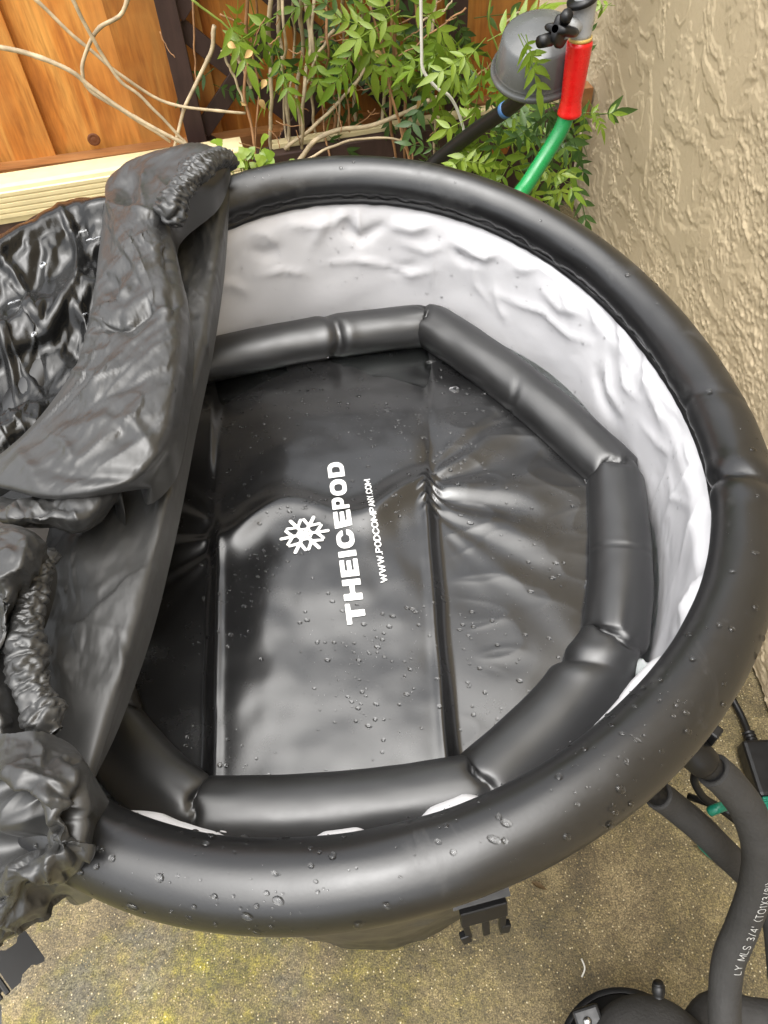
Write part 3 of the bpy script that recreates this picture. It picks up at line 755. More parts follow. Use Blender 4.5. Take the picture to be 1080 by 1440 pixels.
# printed lettering: signed-distance shapes cut out on a fine grid and laid on the sheet
def rect(x0, y0, x1, y1): return lambda x, y: np.maximum(np.abs(x - (x0 + x1) / 2) - (x1 - x0) / 2, np.abs(y - (y0 + y1) / 2) - (y1 - y0) / 2)
def rrect(x0, y0, x1, y1, r):
    def f_(x, y):
        qx = np.abs(x - (x0 + x1) / 2) - (x1 - x0) / 2 + r; qy = np.abs(y - (y0 + y1) / 2) - (y1 - y0) / 2 + r
        return np.hypot(np.maximum(qx, 0), np.maximum(qy, 0)) + np.minimum(np.maximum(qx, qy), 0) - r
    return f_
def seg(x0, y0, x1, y1, t):
    def f_(x, y):
        dx, dy = x1 - x0, y1 - y0; k_ = np.clip(((x - x0) * dx + (y - y0) * dy) / (dx * dx + dy * dy + 1e-12), 0, 1)
        return np.hypot(x - x0 - k_ * dx, y - y0 - k_ * dy) - t
    return f_
def uni(*fs_): return lambda x, y: np.minimum.reduce([f_(x, y) for f_ in fs_])
def sub(a, b): return lambda x, y: np.maximum(a(x, y), -b(x, y))
def stroke(pts, t): return uni(*[seg(*pts[i], *pts[i + 1], t) for i in range(len(pts) - 1)])
BOLD = {
    'T': (1.05, uni(rect(0, .74, 1.05, 1), rect(.355, 0, .695, 1))),
    'H': (1.12, uni(rect(0, 0, .34, 1), rect(.78, 0, 1.12, 1), rect(0, .37, 1.12, .63))),
    'E': (.98, uni(rect(0, 0, .34, 1), rect(0, 0, .98, .25), rect(0, .38, .92, .62), rect(0, .75, .98, 1))),
    'I': (.34, rect(0, 0, .34, 1)),
    'C': (1.15, sub(sub(rrect(0, 0, 1.15, 1, .46), rrect(.34, .25, .83, .75, .2)), rect(.7, .40, 1.2, .60))),
    'P': (1.02, uni(rect(0, 0, .34, 1), sub(uni(rrect(0, .30, 1.02, 1, .32), rect(0, .30, .5, 1)), rrect(.34, .52, .70, .78, .12)))),
    'O': (1.2, sub(rrect(0, 0, 1.2, 1, .46), rrect(.34, .25, .86, .75, .2))),
    'D': (1.12, sub(uni(rrect(0, 0, 1.12, 1, .45), rect(0, 0, .5, 1)), uni(rrect(.34, .25, .78, .75, .2), rect(.34, .25, .5, .75)))),
}
def thin(t):
    G = {
        'W': (1.3, [[(0, 1), (.32, 0), (.65, .9), (.98, 0), (1.3, 1)]]), 'M': (1.0, [[(0, 0), (0, 1), (.5, .2), (1, 1), (1, 0)]]),
        'P': (.75, [[(0, 0), (0, 1), (.5, 1), (.75, .88), (.75, .6), (.5, .45), (0, .45)]]),
        'O': (.85, [[(.25, 0), (.6, 0), (.85, .25), (.85, .75), (.6, 1), (.25, 1), (0, .75), (0, .25), (.25, 0)]]),
        'D': (.8, [[(0, 0), (0, 1), (.5, 1), (.8, .75), (.8, .25), (.5, 0), (0, 0)]]),
        'C': (.8, [[(.8, .8), (.6, 1), (.25, 1), (0, .75), (0, .25), (.25, 0), (.6, 0), (.8, .2)]]),
        'A': (.9, [[(0, 0), (.45, 1), (.9, 0)], [(.2, .32), (.7, .32)]]), 'N': (.8, [[(0, 0), (0, 1), (.8, 0), (.8, 1)]]),
        'Y': (.8, [[(0, 1), (.4, .5), (.8, 1)], [(.4, .5), (.4, 0)]]), '.': (.12, [[(.06, .0), (.06, .02)]]),
        'L': (.6, [[(0, 1), (0, 0), (.6, 0)]]), 'S': (.7, [[(.7, .85), (.5, 1), (.2, 1), (0, .8), (.1, .58), (.6, .42), (.7, .2), (.5, 0), (.2, 0), (0, .15)]]),
        '3': (.65, [[(0, .9), (.3, 1), (.6, .85), (.55, .6), (.25, .52), (.58, .42), (.65, .15), (.35, 0), (0, .1)]]),
        '4': (.7, [[(.55, 0), (.55, 1), (0, .3), (.7, .3)]]), '/': (.5, [[(0, -.05), (.5, 1.05)]]), "'": (.1, [[(.05, 1), (.05, .75)]]),
        '(': (.3, [[(.3, 1.1), (.05, .75), (.05, .25), (.3, -.1)]]), ')': (.3, [[(0, 1.1), (.25, .75), (.25, .25), (0, -.1)]]),
        'T': (.7, [[(0, 1), (.7, 1)], [(.35, 1), (.35, 0)]]), '1': (.3, [[(0, .8), (.2, 1), (.2, 0)]]),
        'X': (.7, [[(0, 0), (.7, 1)], [(0, 1), (.7, 0)]]), '8': (.65, [[(.32, .52), (.05, .7), (.1, .95), (.32, 1), (.55, .95), (.6, .7), (.32, .52), (0, .3), (.08, .05), (.32, 0), (.57, .05), (.65, .3), (.32, .52)]]),
        '0': (.65, [[(.2, 0), (.45, 0), (.65, .25), (.65, .75), (.45, 1), (.2, 1), (0, .75), (0, .25), (.2, 0)]]), ' ': (.5, []),
    }
    return {k_: (w_, uni(*[stroke(p_, t) for p_ in ps]) if ps else None) for k_, (w_, ps) in G.items()}
def march(f_, x0, y0, x1, y1, res):
    """polygons of f<0 on a grid: list of 2-D polygons sharing vertices"""
    nx_, ny_ = max(2, int((x1 - x0) / res) + 1), max(2, int((y1 - y0) / res) + 1)
    xs, ys_ = np.linspace(x0, x1, nx_), np.linspace(y0, y1, ny_); Xg, Yg = np.meshgrid(xs, ys_, indexing='ij'); D = f_(Xg, Yg)
    V, key, Fc = [], {}, []
    def vid(k_, p):
        if k_ not in key: key[k_] = len(V); V.append(p)
        return key[k_]
    for i in range(nx_ - 1):
        for j in range(ny_ - 1):
            cs = [(i, j), (i + 1, j), (i + 1, j + 1), (i, j + 1)]; ds = [D[c_] for c_ in cs]
            if min(ds) >= 0: continue
            poly_ = []
            for a in range(4):
                b = (a + 1) % 4; ca, cb = cs[a], cs[b]
                if ds[a] < 0: poly_.append(vid(('c',) + ca, (xs[ca[0]], ys_[ca[1]])))
                if (ds[a] < 0) != (ds[b] < 0):
                    t_ = ds[a] / (ds[a] - ds[b]); k_ = ('e',) + tuple(sorted((ca, cb)))
                    poly_.append(vid(k_, (xs[ca[0]] + t_ * (xs[cb[0]] - xs[ca[0]]), ys_[ca[1]] + t_ * (ys_[cb[1]] - ys_[ca[1]]))))
            if len(poly_) >= 3: Fc.append(poly_)
    return np.array(V).reshape(-1, 2), Fc
def lay_text(txt, font, gap, res, total=None):
    items, x = [], 0
    for ch in txt:
        w_, f_ = font[ch]
        if f_ is not None: items.append((ch, x, w_, f_))
        x += w_ + gap
    return items, x - gap
def print_on_lid(name, V2, Fc, org, ex, ey):
    XY = org[None] + V2[:, :1] * ex[None] + V2[:, 1:] * ey[None]
    V3 = np.c_[XY, lid_h(XY[:, 0], XY[:, 1]) + .0009]
    return mesh_obj(name, V3, Fc, PRINT, sheet)
def print_text(txt, font, gap, p0, p1, hgt, res, name):
    items, tot = lay_text(txt, font, gap, res)
    d = p1 - p0; ex = d / tot; nrm = np.array([-d[1], d[0]]) / np.linalg.norm(d); ey = nrm * hgt
    for ch, x, w_, f_ in items:
        V2, Fc = march(f_, -.16, -.16, w_ + .16, 1.16, res)
        V2 = V2 + np.array([x, 0]); print_on_lid(name, V2, Fc, p0, ex, ey)
zt = ZL + .010
P0 = atz(515, 872, zt)[:2]; P1 = atz(481, 640, zt)[:2]
print_text('THEICEPOD', BOLD, .16, P0, P1, .0185, .06, 'printed_letter')
P0 = atz(544, 815, zt)[:2]; P1 = atz(519, 667, zt)[:2]
print_text('WWW.PODCOMPANY.COM', thin(.11), .30, P0, P1, .0058, .09, 'printed_letter')
def flake():
    fs_ = []
    for k in range(6):
        a = k * PI / 3; c_, s_ = math.cos(a), math.sin(a)
        r_ = lambda x, y: (x * c_ - y * s_, x * s_ + y * c_)
        fs_.append(seg(0, 0, *r_(1, 0), .078))
        for b0, ln in ((.50, .36),):
            for sg in (1, -1): fs_.append(seg(*r_(b0, 0), *r_(b0 + ln * .72, sg * ln), .07))
        fs_.append(seg(*r_(.34, 0), *r_(.34 * .5, .34 * .866), .045))
    return uni(*fs_)
V2, Fc = march(flake(), -1.2, -1.2, 1.2, 1.2, .035)
pc = atz(428, 750, zt)[:2]
print_on_lid('snowflake_emblem', V2, Fc, pc, np.array([.0265, .004]) * .92, np.array([-.004, .0265]) * .92)

# clear inflation plug on the outer flank of the lid
pp = atz(903, 942, .606); od = np.array([math.cos(-.45), math.sin(-.45), .25])
lathe('air_plug', [(.0, -.004), (.010, -.004), (.010, .0), (.0075, .002), (.0075, .010), (.0095, .011), (.0095, .014), (.0, .015)], axis_mat(pp, od), CLEAR, lid, 24)

# ------------------------------------------------------------------ water drops
def drops_data(pts, nrm, rad):
    # squashed hemispheres
    k, rings = 8, 3
    V, Fc = [], []
    base = 0
    for p, n_, r in zip(pts, nrm, rad):
        n_ = n_ / (np.linalg.norm(n_) + 1e-9); x = np.cross(n_, (.3, .8, .1)); x /= np.linalg.norm(x) + 1e-9; y = np.cross(n_, x)
        ex = 1 + .9 * rng.random() ** 2; a0 = rng.random() * 6
        for i in range(rings):
            e_ = i / rings * PI / 2; rr_, hh = math.cos(e_) * r, math.sin(e_) * r * .6
            for j in range(k):
                a = a0 + j / k * 2 * PI
                V.append(p + 1.25 * (x * math.cos(a) * ex + y * math.sin(a)) * rr_ + n_ * (hh - .0001))
        V.append(p + n_ * r * .6)
        for i in range(rings - 1):
            for j in range(k): Fc.append([base + i * k + j, base + i * k + (j + 1) % k, base + (i + 1) * k + (j + 1) % k, base + (i + 1) * k + j])
        for j in range(k): Fc.append([base + (rings - 1) * k + j, base + (rings - 1) * k + (j + 1) % k, base + rings * k])
        base += rings * k + 1
    return np.array(V), Fc
def rad_dist(n, lo=.0005, hi=.0022, pw=2.6): return lo + (hi - lo) * rng.random(n) ** pw
# on the sheet
n = 6500
dx = rng.uniform(-.17, .25, n); dy = rng.uniform(-.28, .29, n)
dens = sstep(-.5, .5, fbm(dx * 8, dy * 8, .3, 2, 120)) * np.where((dx > -.12) & (dx < .05) & (dy < .03), 1.0, .45)
keep = rng.random(n) < dens
dx, dy = dx[keep], dy[keep]
hz = lid_h(dx, dy); e_ = 1e-3
nn = np.stack([-(lid_h(dx + e_, dy) - hz) / e_, -(lid_h(dx, dy + e_) - hz) / e_, np.ones_like(hz)], -1)
V, Fc = drops_data(np.stack([dx, dy, hz], -1), nn, rad_dist(len(dx), .0004, .0019, 4.5))
mesh_obj('water_drops', V, Fc, DROP, sheet, kind='stuff')
# on the lid ring
pts, nr = [], []
for vi in rng.integers(0, len(ring.data.vertices), 2600):
    v_ = ring.data.vertices[int(vi)]; p_ = np.array(v_.co) + BASE[ring]
    if v_.normal.z > .15 and p_[0] > -.22 and rng.random() < .25 + .75 * sstep(-.1, .35, perlin(p_[0] * 14, p_[1] * 14, .2, 133)):
        pts.append(p_ + rng.normal(0, .0006, 3) * np.array([1, 1, 0])); nr.append(np.array(v_.normal))
V, Fc = drops_data(pts, nr, rad_dist(len(pts), .00045, .0021, 3.2)); mesh_obj('water_drops', V, Fc, DROP, ring, kind='stuff')
# one big drop and a puddle in the corner of the sheet
def blob(p, rx, ry, h, rot=0.0, parent=None, name='water_drop'):
    a = np.linspace(0, 2 * PI, 20, endpoint=False); V = []
    for i in range(5):
        e2 = i / 5 * PI / 2; c_, s_ = math.cos(e2), math.sin(e2)
        for q_ in a:
            w_ = 1 + .12 * math.sin(2 * q_ + 1) + .06 * math.sin(3 * q_)
            x_, y_ = rx * c_ * w_ * math.cos(q_), ry * c_ * w_ * math.sin(q_)
            V.append(p + np.array([x_ * math.cos(rot) - y_ * math.sin(rot), x_ * math.sin(rot) + y_ * math.cos(rot), h * s_ - .0003]))
    V.append(p + np.array([0, 0, h])); Fc = grid_faces(5, 20, False, True) + [[80 + j, 80 + (j + 1) % 20, 100] for j in range(20)]
    return mesh_obj(name, np.array(V), Fc, DROP, parent)
for (u, v, rx, ry) in ((640, 544, .007, .0085), (612, 498, .012, .003), (630, 492, .006, .004), (828, 680, .004, .009)):
    p = atz(u, v, ZL - .008); p[2] = float(lid_h(p[0], p[1])); blob(p, rx, ry, .0022, .3, lid)
# on the tub's top tube (denser on the near side)
pts, nr, rd = [], [], []
for _ in range(5200):
    t_ = rng.random() * 2 * PI; k_ = rng.integers(2, 19)
    nearside = sstep(-.2, .8, -math.sin(t_ + .1))
    if rng.random() > .06 + .55 * nearside * (.25 + .75 * float(sstep(-.2, .3, perlin(t_ * 5, .3, .4, 131)))): continue
    i = int(t_ / (2 * PI) * NT_) % NT_
    a = RIM_P[i, k_] + rng.normal(0, .0008, 3); pts.append(a); nr.append(RIM_N[i, k_]); rd.append(1)
V, Fc = drops_data(pts, nr, rad_dist(len(pts), .0004, .0022, 4.5)); mesh_obj('water_drops', V, Fc, DROP, ttube, kind='stuff')
# droplets on the liner
pts, nr = [], []
for _ in range(700):
    t_ = rng.uniform(-.2, 2.3); i = int((t_ % (2 * PI)) / (2 * PI) * LN_T) % LN_T; j = rng.integers(6, 40)
    if rng.random() < .35: pts.append(np.array([LIN_R[i, j] * math.cos(tl[i]), LIN_R[i, j] * math.sin(tl[i]), LIN_Z[i, j]])); nr.append(np.array([-math.cos(tl[i]), -math.sin(tl[i]), .1]))
V, Fc = drops_data(pts, nr, rad_dist(len(pts), .0005, .0016, 2)); mesh_obj('water_drops', V, Fc, DROP, linr, kind='stuff')

# ------------------------------------------------------------------ the nylon cover bunched over the left of the tub
cover = thing('nylon_cover', 'crumpled black nylon tub cover folded back over the left side of the tub', 'cover', (-.27, 0, .75))
def patch(name, rows, nu, nv, mat, folds=(), amp=.003, freq=22, aniso=(1, 1), rot=0.0, seed=0, wrapR=True, wrapL=True, fine=.0009, lumps=.004, parent=None, mask=None, ex=(.05, .05), fgain=1.0):
    rows = [list(r) for r in rows]
    C_ = np.array([[atz(*p) for p in r] for r in rows])
    nr_ = len(C_); wk = np.clip(np.minimum(np.arange(nr_), nr_ - 1 - np.arange(nr_)) / 1.6, .12, 1)[:, None]
    if wrapR:
        e_ = C_[:, -1] * .8 + C_[:, -2] * .2 + np.array([0, 0, -.032]) * wk; m_ = C_[:, -1] + np.array([0, .0, -.012]) * wk; C_ = np.concatenate([C_, m_[:, None], e_[:, None]], 1)
    if wrapL:
        e_ = C_[:, 0] * .8 + C_[:, 1] * .2 + np.array([0, 0, -.032]); m_ = C_[:, 0] + np.array([0, .0, -.012]); C_ = np.concatenate([e_[:, None], m_[:, None], C_], 1)
    G = spline(C_, nu); G = np.transpose(spline(np.transpose(G, (1, 0, 2)), nv), (1, 0, 2))
    Nn = normals(G); flip = np.sign((Nn * (CAM - G)).sum(-1).mean()); Nn = Nn * flip
    px = proj(G)
    ca, sa = math.cos(rot), math.sin(rot)
    x = (G[..., 0] * ca + G[..., 1] * sa) * aniso[0]; y = (-G[..., 0] * sa + G[..., 1] * ca) * aniso[1]
    wx = fbm(x * 9, y * 9, 1.3, 2, seed + 1) * .035; wy = fbm(x * 9, y * 9, 4.3, 2, seed + 2) * .035
    d = lumps * fbm(x * 9, y * 9, .2, 2, seed + 3)
    act = .25 + .75 * sstep(-.25, .35, fbm(x * 6, y * 6, 7.1, 2, seed + 9))
    dc = amp * 1.8 / freq * act * (facet((x + wx) * freq * .55, (y + wy) * freq * .55, seed + 4) + .30 * facet((x + wx * .6) * freq * 1.4, (y - wy * .6) * freq * 1.4, seed + 5))
    dc = dc + fine * act * .5 * ridged((x - wy) * freq * 2.2, (y + wx) * freq * 2.2, G[..., 2] * 40, 2, seed + 6, .5, 1.2)
    for fo in folds:
        line, a_, w_ = fo[:3]; a_ = a_ * fgain; kind = fo[3] if len(fo) > 3 else 'g'
        ds, par, sg = seg_dist(px, line); ds = ds + 1.5 * perlin(px[..., 0] * .05, px[..., 1] * .05, .2, seed + 8)
        tap = np.clip(np.sin(np.clip(par, .02, .98) * PI), 0, 1) ** .5 if kind != 'o' else 1.0
        if kind == 'c': dc = dc + .8 * a_ * tap * np.exp(-np.maximum(0, np.abs(ds) - .3) / w_)
        elif kind == 's': dc = dc + a_ * tap * np.tanh(sg * ds / w_ * 1.5) * np.exp(-(ds / (w_ * 4)) ** 2)
        else: d = d + a_ * tap * np.exp(-(ds / w_) ** 2)
    ub = np.linspace(0, 1, nu)[:, None] + 0 * d; vb = np.linspace(0, 1, nv)[None] + 0 * d
    fade = np.ones_like(d)
    if wrapR: fade = fade * sstep(.04, .24, 1 - vb)
    if wrapL: fade = fade * sstep(.06, .26, vb)
    d = d * (.12 + .88 * fade) * (.1 + .9 * sstep(.02, .2, 1 - ub)); dc = dc * (.10 + .90 * fade) * (.05 + .95 * sstep(.02, .2, 1 - ub))
    if mask is not None: d = d * mask(px)
    G = G + Nn * d[..., None]
    if ex is not None:
        keepm = 1 - (.08 + .92 * fade) * sstep(0, .10, 1 - ub) * sstep(0, .10, ub)
        G = buckle_cloth(G, [(nu // 14, nv // 10, ex[0], ex[1], 240, .003), (nu // 7, nv // 6, ex[0] * .35, ex[1] * .35, 160, .004), (nu // 3, nv // 3, ex[0] * .16, ex[1] * .16, 90, .004), (nu, nv, .002, .002, 30, .0)], keepm, seed)
    N2 = normals(G) * flip
    G = G + N2 * dc[..., None]
    return grid(name, G, mat, parent or cover)

# flap stretched as a chord across the opening, lining side up
A = [[(238, 262, .775), (262, 250, .795), (290, 240, .803), (312, 236, .803), (324, 241, .797)],
     [(225, 300, .765), (252, 292, .787), (280, 288, .795), (305, 288, .796), (319, 291, .790)],
     [(205, 360, .760), (238, 356, .777), (270, 356, .783), (296, 358, .784), (309, 361, .778)],
     [(180, 460, .752), (218, 456, .767), (250, 456, .773), (279, 458, .774), (293, 461, .768)],
     [(145, 570, .745), (190, 570, .760), (228, 572, .766), (254, 574, .767), (267, 577, .761)],
     [(90, 695, .735), (145, 708, .751), (190, 717, .759), (222, 724, .761), (236, 728, .755)],
     [(45, 830, .735), (95, 845, .749), (145, 855, .756), (185, 862, .758), (199, 866, .752)],
     [(45, 960, .740), (80, 975, .751), (115, 988, .756), (145, 998, .758), (160, 1002, .752)],
     [(70, 1070, .745), (85, 1080, .75), (105, 1090, .752), (120, 1095, .752), (130, 1098, .748)]]
pf = patch('inner_flap', A, 240, 110, NYI, [
    ([(60, 870), (130, 880), (183, 892)], .0028, 5, 'c'), ([(58, 935), (120, 930), (168, 936)], .0022, 6, 'c'),
    ([(168, 905), (172, 930), (165, 965)], .003, 5), ([(85, 960), (100, 985), (108, 1025)], .0022, 4, 'c'),
    ([(205, 790), (190, 840), (175, 900)], .0015, 10), ([(240, 330), (262, 420), (255, 520)], .003, 12),
    ([(262, 300), (285, 330), (290, 380)], .0022, 7, 'c'), ([(230, 690), (235, 700), (243, 690)], .002, 4),
    ([(280, 345), (268, 400), (262, 470)], .002, 6, 'c'), ([(300, 262), (285, 300), (290, 330)], .002, 6)],
    ex=(.035, .02), amp=.07, freq=26, seed=200, fine=.0004, lumps=.003, wrapL=False)

# wet outside of the cover draped over the rim on the far left
Wr = [[(-130, 470, .66), (-60, 420, .68), (-30, 395, .69), (0, 375, .70), (42, 345, .71), (88, 320, .72), (150, 302, .73), (205, 296, .73)],
      [(-130, 430, .775), (-60, 388, .790), (-30, 367, .798), (0, 349, .804), (40, 320, .808), (85, 297, .812), (150, 282, .816), (205, 280, .81)],
      [(-130, 460, .772), (-60, 430, .784), (-30, 412, .792), (0, 392, .797), (45, 362, .802), (95, 340, .805), (150, 326, .805), (205, 326, .79)],
      [(-130, 520, .765), (-60, 500, .775), (-30, 488, .778), (0, 468, .782), (50, 438, .787), (100, 418, .787), (145, 408, .782), (205, 410, .765)],
      [(-130, 590, .755), (-60, 570, .76), (-30, 560, .762), (0, 545, .762), (50, 520, .766), (95, 503, .766), (135, 490, .762), (195, 480, .75)],
      [(-130, 680, .75), (-60, 660, .755), (-30, 650, .756), (0, 630, .756), (40, 600, .756), (80, 580, .756), (120, 560, .752), (175, 540, .742)],
      [(-130, 780, .75), (-60, 760, .752), (-30, 745, .752), (0, 720, .752), (40, 700, .75), (80, 670, .75), (110, 650, .746), (145, 625, .74)]]
pw = patch('wet_top', Wr, 190, 190, NYW, [
    ([(85, 300), (98, 330), (108, 355), (110, 395), (105, 405)], .007, 6), ([(60, 345), (45, 395), (30, 420)], -.005, 8),
    ([(5, 370), (35, 410), (55, 450), (60, 420)], .006, 7), ([(0, 395), (40, 430), (48, 470), (35, 500)], .007, 7, 'c'),
    ([(0, 430), (30, 520), (90, 590)], .006, 7, 'c'), ([(35, 355), (60, 350), (130, 300)], .004, 5, 'c'),
    ([(80, 480), (110, 500), (130, 490)], -.006, 12), ([(60, 470), (85, 440), (105, 400)], .006, 9),
    ([(0, 440), (15, 520), (20, 560)], .006, 6), ([(40, 470), (60, 560), (100, 600)], -.004, 10), ([(100, 430), (120, 470), (140, 450)], .005, 8),
    ([(0, 560), (40, 610), (70, 620)], .004, 6, 'c'), ([(0, 600), (30, 650)], .004, 6, 'c')],
    ex=(.09, .09), amp=.10, freq=17, seed=230, fine=.0005, lumps=.006, wrapL=False, wrapR=False, rot=.5)

pw['label'] = 'wet glossy outer face of the cover with pooled water'
pf['label'] = 'smooth grey lining flap stretched across the tub opening'
# side panel of the cover folded back upon itself
B = [[(205, 236, .775), (232, 226, .775), (262, 220, .777), (288, 222, .775), (306, 228, .772), (320, 240, .768)],
     [(188, 226, .832), (226, 211, .842), (262, 203, .846), (288, 204, .842), (308, 213, .832), (322, 230, .812)],
     [(158, 245, .818), (188, 233, .845), (224, 234, .856), (254, 243, .850), (280, 250, .836), (302, 257, .812)],
     [(149, 285, .806), (170, 285, .840), (195, 290, .853), (215, 295, .848), (232, 301, .834), (244, 306, .812)],
     [(140, 345, .80), (162, 345, .835), (190, 348, .848), (215, 352, .848), (236, 359, .836), (249, 363, .811)],
     [(130, 432, .795), (155, 432, .826), (190, 432, .842), (220, 432, .842), (247, 433, .831), (263, 435, .807)],
     [(112, 500, .79), (140, 500, .82), (175, 505, .837), (215, 510, .837), (246, 516, .825), (260, 521, .80)],
     [(68, 570, .785), (105, 575, .815), (150, 585, .832), (195, 595, .834), (229, 606, .82), (244, 613, .797)],
     [(18, 625, .785), (60, 640, .815), (110, 655, .830), (160, 660, .828), (202, 660, .812), (228, 648, .792)],
     [(-45, 668, .785), (10, 685, .81), (65, 700, .816), (118, 700, .812), (165, 692, .80), (206, 686, .785)],
     [(-45, 668, .75), (10, 682, .765), (65, 694, .77), (118, 694, .77), (165, 686, .76), (203, 680, .75)]]
PROF = [-.022, -.006, .0, .001, -.004, -.016]      # a flat fold: level top, edges turning down late
TOPZ = [.777, .846, .850, .848, .844, .838, .832, .826, .820, .808, .768]
B = [[(u, v, zt_ + (PROF[j] if 0 < i < 10 else 0)) for j, (u, v, _) in enumerate(r)] for i, (r, zt_) in enumerate(zip(B, TOPZ))]
patch('folded_panel', B, 260, 150, NYL, [
    ([(160, 240), (150, 270), (158, 292), (168, 310)], .006, 6, 'c'), ([(152, 290), (190, 296), (240, 306)], .006, 5, 'c'),
    ([(192, 240), (176, 262), (180, 290)], -.010, 13), ([(205, 235), (200, 265), (206, 292)], .007, 5, 'c'),
    ([(168, 312), (195, 358), (213, 404)], .0035, 4, 'c'), ([(158, 330), (185, 370), (204, 410)], .0025, 5, 's'),
    ([(213, 404), (216, 428), (238, 440), (258, 430)], .004, 4, 'c'), ([(235, 405), (246, 425), (240, 445)], -.0035, 7),
    ([(130, 436), (160, 425), (182, 400)], .007, 6, 'c'), ([(148, 380), (160, 415), (145, 430)], -.008, 11),
    ([(120, 445), (165, 452), (205, 432)], .006, 5, 'c'), ([(108, 475), (160, 468), (210, 440), (250, 432)], .006, 6, 'c'),
    ([(140, 458), (180, 455), (215, 425)], -.010, 11), ([(90, 520), (118, 523), (140, 517)], .004, 4, 'c'), ([(95, 500), (128, 498), (150, 486)], .004, 5, 'c'),
    ([(70, 610), (110, 600), (150, 585), (190, 600), (222, 640)], .0035, 9), ([(100, 560), (125, 548), (150, 520), (185, 480)], .005, 9, 'c'),
    ([(65, 610), (90, 620), (100, 640), (75, 655)], .006, 6, 'c'), ([(20, 632), (45, 660), (52, 690)], .004, 8),
    ([(230, 305), (234, 340), (244, 400)], -.007, 9), ([(195, 330), (215, 350), (240, 330)], .006, 7, 'c'), ([(215, 245), (236, 268), (242, 290)], .006, 7, 'c'),
    ([(150, 575), (170, 595), (165, 625)], -.004, 12), ([(60, 655), (120, 668), (190, 668)], -.005, 8)],
    ex=(.022, .014), amp=.13, freq=26, seed=260, fine=.0004, lumps=.0025, aniso=(.55, 1.35), rot=.85, fgain=1.0)
Cc = [[(-45, 695, .775), (30, 700, .785), (70, 692, .788), (110, 684, .788), (145, 678, .785), (166, 673, .778)],
      [(-45, 712, .785), (30, 716, .805), (70, 710, .808), (110, 702, .808), (145, 696, .803), (167, 686, .788)],
      [(-45, 728, .785), (30, 733, .805), (70, 732, .808), (110, 733, .806), (140, 722, .797), (164, 700, .782)],
      [(-45, 740, .77), (30, 745, .785), (70, 746, .787), (108, 748, .785), (138, 733, .778), (160, 708, .768)],
      [(-45, 738, .74), (30, 742, .75), (70, 742, .75), (105, 742, .75), (134, 728, .75), (156, 704, .745)]]
patch('tucked_fold', Cc, 70, 150, NYL, [([(0, 715), (45, 705), (55, 712), (100, 715)], .006, 5, 'c'), ([(40, 722), (75, 708), (105, 716)], -.005, 6), ([(95, 705), (110, 735)], .004, 5, 'c')],
      ex=(.06, .08), amp=.20, freq=34, seed=290, fine=.001, lumps=.005)
# left-hand bunch beside the gathered hem
D = [[(-120, 700, .785), (-30, 722, .80), (0, 733, .81), (25, 742, .812), (45, 752, .805), (62, 763, .79)],
     [(-120, 760, .80), (-30, 780, .815), (0, 785, .828), (25, 785, .828), (48, 785, .817), (70, 786, .793)],
     [(-120, 830, .79), (-30, 832, .80), (-8, 835, .816), (12, 835, .82), (32, 832, .81), (50, 828, .79)],
     [(-120, 900, .78), (-30, 900, .79), (-15, 900, .805), (0, 900, .81), (14, 895, .80), (26, 890, .785)],
     [(-120, 985, .77), (-30, 980, .78), (-18, 985, .79), (-5, 990, .796), (10, 990, .79), (24, 990, .775)],
     [(-120, 1060, .765), (-30, 1060, .775), (-15, 1060, .785), (4, 1055, .786), (16, 1050, .78), (30, 1045, .77)]]
patch('bunched_side', D, 150, 110, NYL, [([(0, 745), (30, 770), (22, 800), (0, 830)], .007, 6, 'c'), ([(20, 750), (45, 775), (60, 770)], .005, 6, 'c'), ([(0, 800), (10, 850), (5, 900)], .006, 6, 'c'), ([(15, 900), (5, 960), (12, 1010)], -.006, 8)],
      ex=(.08, .08), amp=.20, freq=34, seed=310, fine=.001, lumps=.006, wrapL=False)
# skirt bunched over the rim at the lower left
Fk = [[(-120, 1040, .77), (-30, 1030, .787), (10, 1033, .797), (45, 1030, .802), (80, 1033, .792), (100, 1047, .784), (115, 1065, .776)],
      [(-120, 1085, .775), (-30, 1075, .79), (10, 1083, .812), (50, 1083, .817), (85, 1078, .812), (115, 1083, .797), (132, 1097, .781)],
      [(-120, 1120, .77), (-30, 1115, .785), (15, 1128, .807), (55, 1128, .817), (90, 1123, .815), (122, 1117, .802), (140, 1120, .781)],
      [(-120, 1170, .76), (-30, 1165, .77), (15, 1170, .792), (55, 1170, .807), (90, 1168, .808), (118, 1165, .797), (139, 1165, .773)],
      [(-120, 1225, .74), (-30, 1220, .76), (15, 1215, .786), (50, 1210, .80), (85, 1208, .80), (112, 1208, .786), (131, 1210, .765)],
      [(-120, 1285, .71), (-30, 1272, .74), (15, 1256, .77), (45, 1246, .78), (72, 1240, .775), (95, 1243, .76), (108, 1250, .742)],
      [(-120, 1350, .66), (-30, 1325, .70), (0, 1312, .715), (25, 1300, .72), (50, 1287, .715), (75, 1272, .705), (92, 1262, .698)],
      [(-120, 1340, .58), (-30, 1316, .60), (0, 1304, .61), (25, 1292, .61), (50, 1280, .61), (75, 1266, .61), (90, 1257, .61)]]
